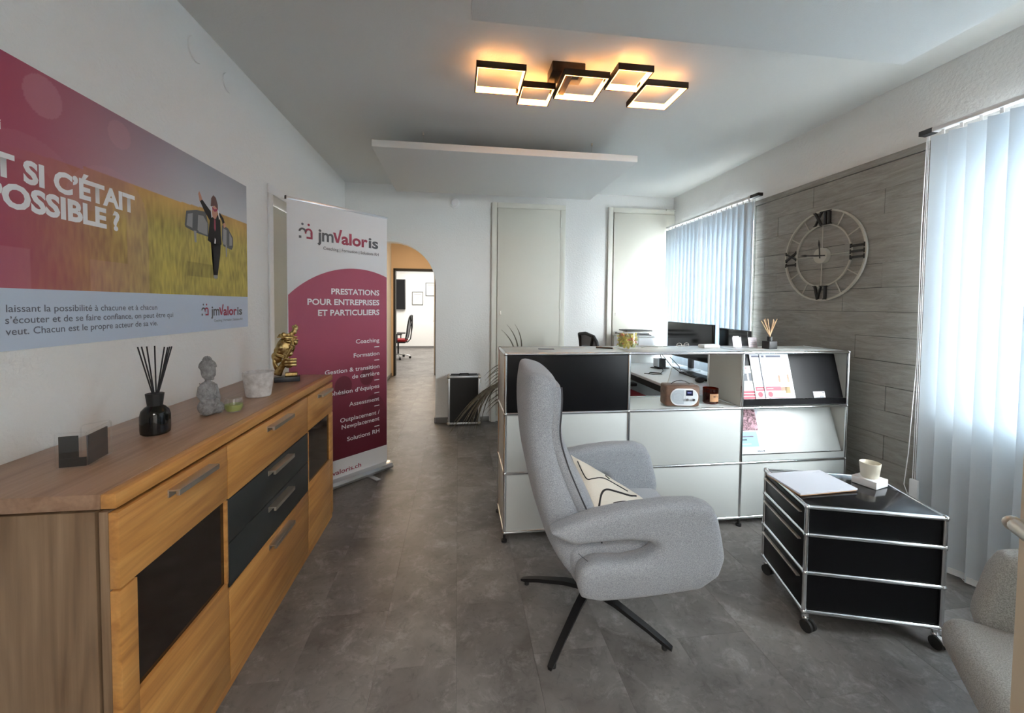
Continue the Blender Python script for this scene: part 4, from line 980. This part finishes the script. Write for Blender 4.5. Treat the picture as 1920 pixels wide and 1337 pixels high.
# ------------------------------------------------------------------ desk area behind the counter
dk = thing('office_desk', 'white office desk behind the counter by the far window', 'desk', (2.15, 3.5, 0))
obj('desk_top', bx(-.45, .335, -.80, .86, .715, .74, bev=.003), 'desk', dk)
obj('under_rail', bx(-.42, -.38, -.78, .84, .66, .714), 'black', dk)
for y in (-.7, .76): obj('leg', bx(-.40, -.36, y-.02, y+.02, 0, .66), 'black', dk); obj('leg', bx(.26, .3, y-.02, y+.02, 0, .714), 'black', dk)
obj('cable_tray', bx(-.3, -.15, -.6, .65, .60, .66), 'black', dk)
def monitor(label, y0, y1, x0, x1, zb_, zt_):
    p = Vector((x0, y0)); q = Vector((x1, y1)); c = (p+q)/2; L = (q-p).length; a = math.atan2(q.y-p.y, q.x-p.x)
    t = thing('computer_monitor', label, 'monitor', (c.x, c.y, .741), a, 'monitors on the white desk')
    z0, z1 = zb_-.741, zt_-.741
    # local +y side is the screen side when facing -x
    obj('housing', bx(-L/2, L/2, -.03, -.001, z0, z1, bev=.004), 'black', t)
    obj('screen', bx(-L/2+.006, L/2-.006, -.001, .0015, z0+.012, z1-.006), 'blackg', t)
    obj('stand_column', bx(-.035, .035, -.055, -.031, .012, z0+.12), 'black', t)
    obj('stand_base', bx(-.14, .14, -.065, .085, .0, .010, bev=.003), 'alu', t)
    return t
monitor('wide black computer monitor on the desk, the farther of the two', 3.485, 4.30, 2.36, 2.36, .85, 1.221)
monitor('black computer monitor partly behind the wider one, nearer the plank wall', 2.98, 3.50, 2.33, 2.44, .87, 1.195)
kb = thing('keyboard', 'black keyboard on the white desk seen through the open counter bay', 'keyboard', (2.20, 3.44, .741), R(88))
obj('keyboard_body', bx(-.22, .22, -.07, .07, 0, .014, bev=.004), 'black', kb)
b = MB()
for r_ in range(5):
    for c in range(18): b.box(-.21+c*.0235, -.19+c*.0235, -.06+r_*.024, -.04+r_*.024, .014, .018)
obj('keys', b, 'bmetal', kb, kind='stuff')
obj('computer_mouse', remesh(MB().ell((0, 0, .012), (.055, .032, .022)).box(-.06, .06, -.035, .035, -.02, 0).mesh('m'), .004) if False else MB().ell((0, 0, .006), (.055, .032, .026)), 'black', loc=(2.05, 3.18, .7615), label='black computer mouse on the desk between radio and keyboard', cat='mouse', rot=(0, 0, R(20)))
for (x, y, rz, lb) in ((1.86, 2.86, 12, 'printed paper sheet on the desk behind the radio'), (1.98, 3.02, -14, 'second printed sheet on the desk beside the mouse')):
    t = flat('paper_sheet', lb, 'paper', x, y, .7405 if rz > 0 else .7415, .21, .297, .0008, R(rz), 'paper', group='papers on the white desk')
    for k in range(5): obj('printed_line', bx(-.08, .02+.05*random.random(), -.1+.04*k, -.095+.04*k, .0009, .0011), gtx, t)
b = MB()
b.tube([(1.80, 3.62, .745), (1.86, 3.70, .746), (1.95, 3.66, .745), (2.02, 3.75, .747), (2.06, 3.84, .80), (2.04, 3.86, .93)], .004, 6)
b.tube([(1.78, 3.66, .745), (1.84, 3.60, .745), (1.93, 3.60, .745)], .004, 6); b.tube([(2.04, 3.86, .93), (2.10, 3.74, .80), (2.14, 3.62, .746), (2.16, 3.70, .80), (2.12, 3.80, .88)], .004, 6)
obj('cable', b, 'black', label='black cables lying looped on the white desk', cat='cable')
dkst = thing('docking_station', 'black and silver docking box standing on the desk behind the cables', 'docking station', (2.12, 3.98, .741), R(20))
obj('housing', bx(-.05, .05, -.02, .05, 0, .10, bev=.004), 'black', dkst); obj('silver_side', bx(-.06, -.051, -.02, .05, .02, .105), 'alu', dkst); obj('base', bx(-.08, .07, -.05, .07, 0, .008), 'black', dkst)
cbt = thing('printer_cabinet', 'white low cabinet behind the desk against the back wall', 'cabinet', (2.15, 4.56, 0))
obj('body', bx(-.42, .34, -.14, .14, .0, .86, bev=.004), 'usmw', cbt); 
for z in (.32, .58): obj('door', bx(-.41, .33, -.148, -.141, z-.24, z, bev=.002), 'usmw', cbt)
pr_ = thing('office_printer', 'white office printer with stacked folders on top by the back wall', 'printer', (2.10, 4.56, .861))
obj('printer_body', bx(-.22, .22, -.13, .14, 0, .165, bev=.008), 'white', pr_); obj('paper_tray', bx(-.20, .18, -.138, -.128, .03, .075, bev=.002), 'usmg', pr_); obj('output_slot', bx(-.21, -.12, -.134, -.127, .10, .15), 'black', pr_)
obj('scanner_lid', bx(-.23, .23, -.135, .145, .167, .185, bev=.004), 'usmw', pr_)
rnd = random.Random(9)
for k in range(5):
    nm = ('dark grey', 'black', 'white', 'grey', 'black')[k]
    flat('folder', ('lowest %s folder in the stack on the printer', 'black folder second from the bottom on the printer %s', 'white folder in the middle of the printer stack %s', 'grey folder second from the top on the printer %s', 'topmost black folder lying on the printer %s')[k].replace('%s', nm if k == 0 else '').strip(), 'folder',
         2.09+rnd.uniform(-.05, .05), 4.56, 1.047+k*.013, .32, .22, .012, R(rnd.uniform(-12, 12)), ('plinth', 'black', 'white', 'usmg', 'black')[k], .002, 'folders stacked on the printer')

def office_chair(label, x, y, rz, full=True):
    t = thing('office_chair', label, 'office chair', (x, y, 0), rz, 'swivel office chairs')
    obj('seat', bx(-.22, .25, -.235, .235, .44, .50, bev=.025, seg=3), 'red', t)
    obj('seat_pan', bx(-.2, .22, -.2, .2, .405, .44), 'black', t)
    b = MB()
    pts = [(-.22, -.20, .52), (-.25, -.215, .66), (-.27, -.225, .84), (-.31, -.22, 1.04), (-.33, -.19, 1.09), (-.335, 0, 1.11), (-.33, .19, 1.09), (-.31, .22, 1.04), (-.27, .225, .84), (-.25, .215, .66), (-.22, .20, .52), (-.215, 0, .50)]
    b.tube(pts, .017, 8, closed=True); obj('back_frame', b, 'black', t)
    b = MB(); rows_ = [(z, x_, w) for z, x_, w in ((.53, -.222, .19), (.66, -.25, .205), (.84, -.275, .215), (1.04, -.312, .21), (1.095, -.332, .18))]
    vs = [[b.b.verts.new((x_, s*w, z)) for s in (-1, -.5, 0, .5, 1)] for z, x_, w in rows_]
    for i in range(4):
        for j in range(4): b.b.faces.new((vs[i][j], vs[i][j+1], vs[i+1][j+1], vs[i+1][j]))
    obj('back_mesh', b, 'mesh', t)
    obj('back_support', MB().tube([(-.10, 0, .42), (-.24, 0, .42), (-.31, 0, .50), (-.33, 0, .66), (-.345, -.06, .80), (-.335, -.15, 1.0), (-.33, -.17, 1.08)], .014, 8).tube([(-.33, 0, .66), (-.345, .06, .80), (-.335, .15, 1.0), (-.33, .17, 1.08)], .014, 8), 'black', t)
    for s in (-1, 1):
        obj('armrest', MB().box(-.14, .08, s*.27-.04, s*.27+.04, .615, .645, bev=.01).tube([(-.02, s*.20, .42), (-.02, s*.27, .44), (-.02, s*.27, .62)], .014, 8), 'black', t)
    obj('gas_column', MB().cyl((0, 0, .09), (0, 0, .41), .022, 16), 'black', t)
    for k in range(5):
        a = R(36+72*k); c, s = math.cos(a), math.sin(a)
        l = obj('leg', MB().tube([(.02*c, .02*s, .11), (.15*c, .15*s, .10), (.30*c, .30*s, .065)], .016, 8), 'alu', t)
        obj('caster', MB().cyl((.30*c-.022*s, .30*s+.022*c, .028), (.30*c+.022*s, .30*s-.022*c, .028), .028, 16), 'black', l)
    return t
office_chair('black mesh office chair with red seat at the white desk', 1.62, 3.98, R(4))
office_chair('black mesh office chair with red seat seen through the arch in the far room', -1.52, 10.6, R(178))

# far room: tv, frames
tv = thing('wall_tv', 'large black television on the far room wall seen through the arch', 'television', (-2.3, 13.1, 1.70))
obj('bezel', bx(-.65, .65, -.10, -.02, -.47, .47, bev=.006), 'black', tv); obj('screen', bx(-.63, .63, -.103, -.100, -.45, .45), 'blackg', tv); obj('wall_bracket', bx(-.2, .2, -.02, 0, -.2, .2), 'bmetal', tv)
for (x, z, lb) in ((-1.278, 1.58, 'small framed line drawing in the far room, the lower one'), (-.86, 1.87, 'small framed line drawing in the far room, the higher one')):
    t = thing('picture_frame', lb, 'picture', (x, 13.1, z), 0, 'framed drawings in the far room')
    f = MB()
    f.box(-.17, .17, -.02, 0, -.21, -.195); f.box(-.17, .17, -.02, 0, .195, .21); f.box(-.17, -.155, -.02, 0, -.195, .195); f.box(.155, .17, -.02, 0, -.195, .195)
    obj('frame', f, 'black', t); obj('drawing', bx(-.154, .154, -.008, -.001, -.194, .194), 'paperw', t)
    obj('printed_line', MB().box(-.11, .11, -.0095, -.0085, .12, .14).tube([(.05*math.cos(a), -.009, -.01+.06*math.sin(a*1.3)) for a in [i*.5 for i in range(12)]], .003, 5), gtx, t)
t = thing('conference_table', 'edge of a table in the far room beside the office chair', 'table', (-2.35, 10.6, 0))
obj('table_top', bx(-.6, .55, -.9, .9, .715, .74), 'desk', t)
for a in (-.5, .45):
    for c in (-.8, .8): obj('leg', MB().cyl((a, c, 0), (a, c, .715), .02), 'steel', t)
t = thing('light_switch', 'flat white light switch on the corridor wall beyond the arch', 'switch', (-1.275, 7.45, 1.25)); obj('plate', bx(0, .01, -.035, .035, -.06, .06, bev=.002), 'white', t)

# ------------------------------------------------------------------ flight case and dry plant
fc = thing('flight_case', 'black case with aluminium edges standing upright against the back wall', 'case', (.072, 4.665, 0), R(0))
w, d, z0, z1 = .182, .07, .02, .575
obj('body', bx(-w+.008, w-.008, -d+.008, d-.008, z0+.008, z1-.008), 'case', fc)
for a in (-w, w-.022):
    for c in (-d, d-.022): obj('edge_rail', bx(a, a+.022, c, c+.022, z0+.02, z1-.02, bev=.002), 'alu', fc)
for z in (z0, z1-.022):
    for c in (-d, d-.022): obj('edge_rail', bx(-w+.02, w-.02, c, c+.022, z, z+.022, bev=.002), 'alu', fc)
    for a in (-w, w-.022): obj('edge_rail', bx(a, a+.022, -d+.02, d-.02, z, z+.022, bev=.002), 'alu', fc)
for a in (-w, w):
    for c in (-d, d):
        for z in (z0, z1): obj('corner_cap', MB().ell((a*.955, c*.88, z+(.012 if z == z0 else -.012)), .02, 10), 'steel', fc)
obj('handle', MB().tube([(-.055, 0, z1), (-.05, 0, z1+.018), (.05, 0, z1+.018), (.055, 0, z1)], .007, 8), 'black', fc)
obj('telescopic_handle', MB().box(-.15, .15, .02, .04, z1+.001, z1+.012), 'bmetal', fc)
for a in (-w-.006, w+.006): obj('latch', bx(a-.006, a+.006, -.02, .02, z1-.09, z1-.06), 'steel', fc)
for a in (-.13, .13): obj('rubber_foot', MB().cyl((a, 0, 0), (a, 0, z0+.008), .014, 12), 'rubber', fc)

pl = thing('dry_palm', 'drooping dry palm in a pot behind the left end of the counter', 'plant', (.60, 4.28, 0))
obj('pot', MB().lathe([(0, 0), (.10, 0), (.135, .24), (.125, .24), (.095, .02), (0, .02)], n=28), 'plinth', pl)
obj('trunk', MB().tube([(0, 0, .02), (.01, 0, .4), (-.01, .01, .75)], .02, 8), 'leaf', pl)
rnd = random.Random(11)
leafspec = [((-.01, 0, .74), (rnd.uniform(-.30, -.12), rnd.uniform(-.2, .12), rnd.uniform(.45, .78)), 0) for _ in range(10)]
def frond(p0, p1, p2, r=.006):
    p0, p1, p2 = Vector(p0), Vector(p1), Vector(p2)
    return MB().tube([p0*(1-t_)**2+p1*2*t_*(1-t_)+p2*t_*t_ for t_ in [i/10 for i in range(11)]], r, 5, taper=lambda u: max(.12, math.sin(math.pi*(.15+.85*u))))
for k in range(16):
    obj('leaf', frond((0, 0, .55), (-.28-.1*rnd.random(), -.05+.1*rnd.random(), .62), (-.34-.36*rnd.random(), -.14+.22*rnd.random(), .005+.05*rnd.random()), .008), 'leaf', pl)
for k in range(14):
    z = .36+.03*k
    obj('leaf', frond((-.06, 0, z), (-.16, 0, z+.05), (-.29-.05*rnd.random(), -.06+.12*rnd.random(), z-.10-.05*rnd.random()), .005), 'leaf', pl)
for (x, z) in ((.08, 1.155), (.125, 1.16), (.02, 1.10)):
    obj('leaf', frond((.02, 0, .7), (x+.02, -.02, .98), (x-.17 if x < .1 else x-.13, -.05, z+.03), .008), 'leaf', pl)
for k in range(6):
    obj('leaf', frond((0, 0, .3), (.02+.05*k*.3, -.1, .25), (-.15+.10*k, -.20-.04*rnd.random(), .01), .007), 'leaf', pl)

# ------------------------------------------------------------------ low drawer unit on castors
A0 = Vector((1.48, 1.508)); ux = Vector((1.963, 1.357))-A0; ang = math.atan2(ux.y, ux.x)
tb = thing('drawer_trolley', 'low black drawer trolley with chrome tube frame beside the armchair', 'trolley', (A0.x, A0.y, 0), ang)
LX, LYY = .506, .392
zz = [.085, .085+.170, .085+.170+.165, .085+.170+.165+.12]
usm(tb, [0, LX], [0, LYY], zz, .0088, .0125)
obj('top_panel', bx(.009, LX-.009, .009, LYY-.009, zz[3]-.001, zz[3]+.006, bev=.001), 'blackg', tb)
obj('bottom_panel', bx(.009, LX-.009, .009, LYY-.009, zz[0]-.003, zz[0]+.003), 'usmk', tb)
for k in range(3):
    a, c = zz[k]+.009, zz[k+1]-.009
    obj('side_panel', bx(.009, LX-.009, -.002+.006, .010, a, c), 'usmk', tb); obj('side_panel', bx(.009, LX-.009, LYY-.006, LYY-.001, a, c), 'usmk', tb)
    obj('back_panel', bx(LX-.004, LX+.001, .009, LYY-.009, a, c), 'usmk', tb)
    dr = obj('drawer_front', bx(-.003, .006, .013, LYY-.013, a+.002, c-.004, bev=.001), 'usmk', tb)
    obj('handle', bx(-.018, -.004, .03, LYY-.02, c-.030, c-.024, bev=.001), 'steel', dr)
def castor(x, y, rz, whitefork):
    c = obj('castor', MB().cyl((x, y, .055), (x, y, .078), .012, 12).ell((x, y, .052), .015, 10), 'chrome', tb)
    ca, sa = math.cos(rz), math.sin(rz)
    for s in (-1, 1): obj('wheel', MB().cyl((x+ca*.012-sa*.006*s, y+sa*.012+ca*.006*s, .025), (x+ca*.012-sa*.018*s, y+sa*.012+ca*.018*s, .025), .025, 20), 'rubber', c)
    if whitefork: obj('brake_lever', bx(-.022, .022, -.012, .012, .03, .05, bev=.005), 'white', c, loc=(x+ca*.02, y+sa*.02, 0), rot=(0, 0, rz))
for (x, y, rz, wf_) in ((.012, .008, R(-60), 0), (LX-.012, .008, R(-70), 1), (.012, LYY-.01, R(-60), 0), (LX-.012, LYY-.01, R(200), 0)): castor(x, y, rz, wf_)
TT = zz[3]+.0065
pp = thing('paper_stack', 'stack of white paper on a thin folder on the black drawer trolley', 'paper stack', (0, 0, 0))
pc4 = [(1.522, 1.800), (1.845, 1.815), (1.848, 1.605), (1.516, 1.590)]
pc4 = [(1.530, 1.797), (1.833, 1.803), (1.822, 1.596), (1.513, 1.578)]
def pstack(off, z0, z1, m, nm):
    obj(nm, MB().prism([(a+off*(1 if i in (1, 2) else -.3), c-off*.3) for i, (a, c) in enumerate(pc4)], z0, z1, lambda a, c, t_: (a, c, t_)), m, pp)
TP = TT+.003
pstack(-.004, TP, TP+.005, 'label', 'folder'); pstack(0, TP+.005, TP+.012, 'paper', 'paper_sheets')
text('jmvaloris', 'tprint', pp, lambda a, c: (a, c, TP+.0123), 1.775, 1.81, 1.78, .005, .0)
bxm = thing('candle_holder', 'white square candle holder with frosted glass cup on the black trolley', 'candle holder', (1.958, 1.660, TT), R(16))
obj('holder_base', MB().box(-.050, .050, -.050, .050, 0, .034, bev=.002), 'white', bxm)
obj('glass_cup', MB().lathe([(0, .0345), (.030, .0345), (.034, .040), (.041, .105), (.039, .106), (.036, .1), (.031, .046), (0, .044)], n=36), 'wax2', bxm)
obj('candle_wax', MB().lathe([(0, .045), (.031, .047), (.035, .078), (0, .078)], n=28), 'waxw', bxm)

# ------------------------------------------------------------------ armchairs
def arm_mesh(sgn):
    out = [(-.197, .560), (-.155, .598), (-.065, .630), (.053, .652), (.19, .668), (.312, .668), (.363, .648), (.388, .603), (.411, .513), (.421, .452), (.400, .385), (.335, .330), (.18, .308), (.06, .296), (-.04, .292), (-.105, .310), (-.125, .36), (-.118, .415), (-.085, .440), (-.05, .449),
           (.055, .446), (.125, .460), (.160, .482), (.168, .503), (.150, .524), (.055, .536), (-.06, .529), (-.15, .522)]
    # closed outline: the slot opens towards the backrest
    cu = bpy.data.curves.new('a', 'CURVE'); cu.dimensions = '2D'; cu.fill_mode = 'BOTH'; cu.extrude = .018; cu.bevel_depth = .030; cu.bevel_resolution = 4
    cx_, cz_ = .15, .48
    sp = cu.splines.new('POLY')
    # inset outline by bevel depth so that the outside lands on the measured line
    P = [Vector(p) for p in out]; n = len(P); ins = []
    for i in range(n):
        a, b_, c = P[i-1], P[i], P[(i+1) % n]
        t_ = (c-a).normalized(); nr = Vector((t_.y, -t_.x))        # clockwise outline -> inward normal to the right
        ins.append(b_+nr*.026)
    sp.points.add(n-1)
    for i, p in enumerate(ins): sp.points[i].co = (p.x, p.y, 0, 1)
    sp.use_cyclic_u = True
    o = bpy.data.objects.new('a', cu); C.objects.link(o); me = eval_mesh(o); bpy.data.objects.remove(o)
    for v in me.vertices:
        x, z, t_ = v.co.x, v.co.y, v.co.z
        v.co = Vector((x, sgn*(.300+t_+.012*max(0, z-.5)/.15-.02*max(0, (.40-z)/.1)), z))
    return remesh(me, .0085, 6, .5)
def interp(tab, z):
    if z <= tab[0][0]: return tab[0][1]
    for (a, va), (b_, vb_) in zip(tab, tab[1:]):
        if z <= b_:
            u = (z-a)/(b_-a); u = u*u*(3-2*u) if False else u; return va+(vb_-va)*u
    return tab[-1][1]
REAR = [(.27, -.10), (.34, -.165), (.42, -.213), (.59, -.269), (.78, -.311), (.94, -.328), (1.04, -.328), (1.13, -.31)]
SEAM = [(.27, -.02), (.45, -.005), (.58, -.07), (.70, -.125), (.785, -.16), (.888, -.188), (.95, -.183), (1.06, -.180), (1.13, -.19)]
WID = [(.27, .20), (.34, .225), (.50, .242), (.80, .245), (.90, .236), (1.0, .250), (1.13, .242)]
def smooth_tab(tab, z, h=.035): return sum(interp(tab, z+k*h/2) for k in (-2, -1, 0, 1, 2))/5
def ringz(xa, xb, w, z, n=36, p=3.4, tilt=0):
    cx_ = (xa+xb)/2; rx = (xb-xa)/2; P = []
    for i in range(n):
        a = 2*math.pi*i/n; ca, sa = math.cos(a), math.sin(a)
        x = cx_+rx*math.copysign(abs(ca)**(2/p), ca); y = w*math.copysign(abs(sa)**(2/p), sa)
        P.append(Vector((x, y, z+tilt*(x-cx_))))
    return P
def back_shell():
    rs = []; N = 30
    for i in range(N+1):
        z = .285+(1.085-.285)*i/N
        rs.append(ringz(smooth_tab(REAR, z), smooth_tab(SEAM, z), smooth_tab(WID, z), z, tilt=-.25*max(0, (z-.95)/.13)))
    for (dz, k) in ((.012, .97), (.022, .92), (.030, .83), (.035, .68), (.038, .40)):
        z = 1.085+dz; xa, xb, w_ = smooth_tab(REAR, 1.085), smooth_tab(SEAM, 1.085), smooth_tab(WID, 1.085); c = (xa+xb)/2; h = (xb-xa)/2
        rs.append(ringz(c-h*k, c+h*k, w_*(1-(1-k)*.35), z, tilt=-.25))
    xa, xb, w_ = smooth_tab(REAR, .285), smooth_tab(SEAM, .285), smooth_tab(WID, .285); c = (xa+xb)/2; h = (xb-xa)/2
    rs = [ringz(c-h*k, c+h*k, w_*(1-(1-k)*.4), .285-dz) for dz, k in ((.028, .5), (.020, .8), (.010, .94))]+rs
    me = MB().rings(rs).mesh('s'); me.shade_smooth(); return me
def back_cushion():
    rs = []; N = 30
    for i in range(N+1):
        z = .40+(1.075-.40)*i/N; e_ = math.sin(math.pi*min(1, max(0, (i+.6)/(N+1.2))))**.35
        s = smooth_tab(SEAM, z); bul = (.036+.012*math.sin((z-.4)*9))*e_
        w_ = (smooth_tab(WID, z)-.006)*(.86+.14*e_)
        rs.append(ringz(s-.06, s+bul, w_, z, tilt=-.25*max(0, (z-.95)/.13)))
    me = MB().rings(rs).mesh('c'); me.shade_smooth(); return me
def seat_mesh(xm=.42):
    b = MB(); b.box(-.14, xm, -.262, .262, .345, .462, bev=.045, seg=4)
    for v in b.b.verts:
        if v.co.z > .40: v.co.z += .014*(1-(v.co.y/.27)**2)-.03*max(0, (v.co.x-xm+.1)/.1)**2*.4
    me = b.mesh('seat'); me.shade_smooth(); return me
def armchair(label, x, y, rz, f, base_rot=0, xm=.42):
    t = thing('armchair', label, 'armchair', (x, y, 0), rz, 'grey swivel armchairs')
    obj('backrest', back_shell(), f, t); obj('back_cushion', back_cushion(), f, t)
    obj('armrest', arm_mesh(-1), f, t); obj('armrest', arm_mesh(1), f, t)
    obj('seat_cushion', seat_mesh(xm), f, t)
    ub = MB(); ub.box(-.10, .36, -.265, .265, .285, .350, bev=.03, seg=3); obj('seat_shell', ub, f, t)
    sb_ = MB()
    for s in (-1, 1):
        pts = []
        for i in range(26):
            z = .44+(1.075-.44)*i/25; pts.append((smooth_tab(SEAM, z)+.001, s*(smooth_tab(WID, z)+.0005)*.965, z))
        sb_.tube(pts, .0032, 6)
    obj('piping', sb_, 'seam', t)
    obj('seam', MB().tube([(-.135, -.352, .50), (-.10, -.352, .47)], .001, 5), 'seam', t)
    bs_ = obj('swivel_column', MB().cyl((0, 0, .085), (0, 0, .30), .024, 18).cyl((0, 0, .10), (0, 0, .135), .045, 20), 'bmetal', t)
    for k in range(4):
        a = base_rot+math.pi/2*k; c, s = math.cos(a), math.sin(a); Lr = .36
        b = MB(); wv = Vector((-s, c, 0))
        rs = []
        for (r_, z, hw, hh) in ((.02, .118, .020, .012), (.12, .098, .017, .011), (.26, .052, .014, .010), (Lr-.03, .024, .013, .010), (Lr, .014, .010, .006)):
            p = Vector((c*r_, s*r_, z)); rs.append([p+wv*hw+Vector((0, 0, hh)), p-wv*hw+Vector((0, 0, hh)), p-wv*hw*.7-Vector((0, 0, hh)), p+wv*hw*.7-Vector((0, 0, hh))])
        b.rings(rs); l = obj('leg', b, 'bmetal', t)
        obj('glide', MB().cyl((c*(Lr-.03), s*(Lr-.03), 0), (c*(Lr-.03), s*(Lr-.03), .016), .011, 12), 'rubber', l)
    return t
ac = armchair('light grey swivel armchair with a patterned cushion in the middle of the room', .59, 1.71, R(-4), 'fab', R(-42+4))
ac2 = armchair('grey armchair cut off at the right edge behind the open door', 1.71, .51, R(140), 'fab2', R(30), .51)

# cushion with line drawing
pi = thing('throw_pillow', 'cream cushion with black line drawing on the seat of the grey armchair', 'pillow', (.59, 1.71, 0), R(-4))
Tn, Rn, Bn = Vector((-.085, .03, .715)), Vector((.262, .03, .50)), Vector((-.050, -.195, .520))
U, V2 = (Rn-Tn), (Bn-Tn); Nn = V2.cross(U).normalized()
if Nn.y > 0: Nn = -Nn
N_ = 22
def pp_(u, v, side, lift=0):
    th = .055*((1-(2*u-1)**2)*(1-(2*v-1)**2))**.42
    pinch = 1-.05*math.sin(math.pi*u)*0; uu = .5+(u-.5)*(1-.07*math.sin(math.pi*v)); vv = .5+(v-.5)*(1-.07*math.sin(math.pi*u))
    return Tn+U*uu+V2*vv+Nn*(th*side+lift+.004*noise.noise((u*5, v*5, side)))
b = MB()
for side in (1, -1):
    g_ = [[b.b.verts.new(pp_(i/N_, j/N_, side)) for i in range(N_+1)] for j in range(N_+1)]
    for j in range(N_):
        for i in range(N_): b.b.faces.new((g_[j][i], g_[j][i+1], g_[j+1][i+1], g_[j+1][i]))
bmesh.ops.remove_doubles(b.b, verts=b.b.verts, dist=.0012)
me = b.mesh('pillow'); me.shade_smooth(); obj('cushion_cover', me, 'cushion', pi)
def stroke(pts, r):
    q = []
    for (a, c) in pts: q.append(pp_(a, c, 1, .0005))
    # smooth the poly-line
    Q = []
    for i in range(len(q)-1):
        p0 = q[max(0, i-1)]; p1 = q[i]; p2 = q[i+1]; p3 = q[min(len(q)-1, i+2)]
        for k in range(6):
            t_ = k/6; Q.append(.5*((2*p1)+(-p0+p2)*t_+(2*p0-5*p1+4*p2-p3)*t_*t_+(-p0+3*p1-3*p2+p3)*t_**3))
    Q.append(q[-1]); obj('printed_line', MB().tube(Q, r, 6), 'lines', pi)
stroke([(.03, .10), (.03, .28), (.05, .37), (.12, .33), (.28, .22), (.45, .19), (.62, .18)], .0026)
stroke([(.36, .10), (.39, .15)], .003)
stroke([(.10, .74), (.16, .54), (.25, .42), (.40, .36), (.52, .31), (.62, .26), (.75, .16)], .0042)
stroke([(.29, .60), (.45, .47), (.62, .37)], .003)

# ------------------------------------------------------------------ open door in the foreground
E_ = Vector((.972, .566)); Hg = Vector((.60, -.04)); du = (Hg-E_).normalized(); L_ = (Hg-E_).length
d5 = struct('door_5', MB(), None) if False else None
b = MB(); b.box(0, L_, 0, .04, .006, .16); b.box(0, L_, 0, .04, 1.93, 2.03); b.box(0, .09, 0, .04, .16, 1.93); b.box(L_-.08, L_, 0, .04, .16, 1.93)
fd = struct('door_5', b, 'doorleaf'); fd.location = (E_.x, E_.y, 0); obj('glass_pane', bx(.09, L_-.08, .017, .023, .16, 1.93), 'glass', fd); fd.rotation_euler = (0, 0, math.atan2(du.y, du.x))  # glazing added to the unseen leaf so daylight passes
b = MB(); b.cyl((.06, 0, 1.035), (.06, -.085, 1.035), .010, 14) if False else None
s_ = -1
b.box(.038, .082, -.006, -.0005, .93, 1.10, bev=.002); b.cyl((.06, -.006, 1.035), (.06, -.040, 1.035), .010, 14); b.tube([(.06, -.038, 1.035), (.075, -.043, 1.035), (.17, -.043, 1.03)], .0105, 12); b.ell((.06, -.040, 1.035), .0125, 12)
obj('door_handle', b, 'steel', fd)
for o_ in list(bpy.data.meshes):
    if o_.users == 0: bpy.data.meshes.remove(o_)
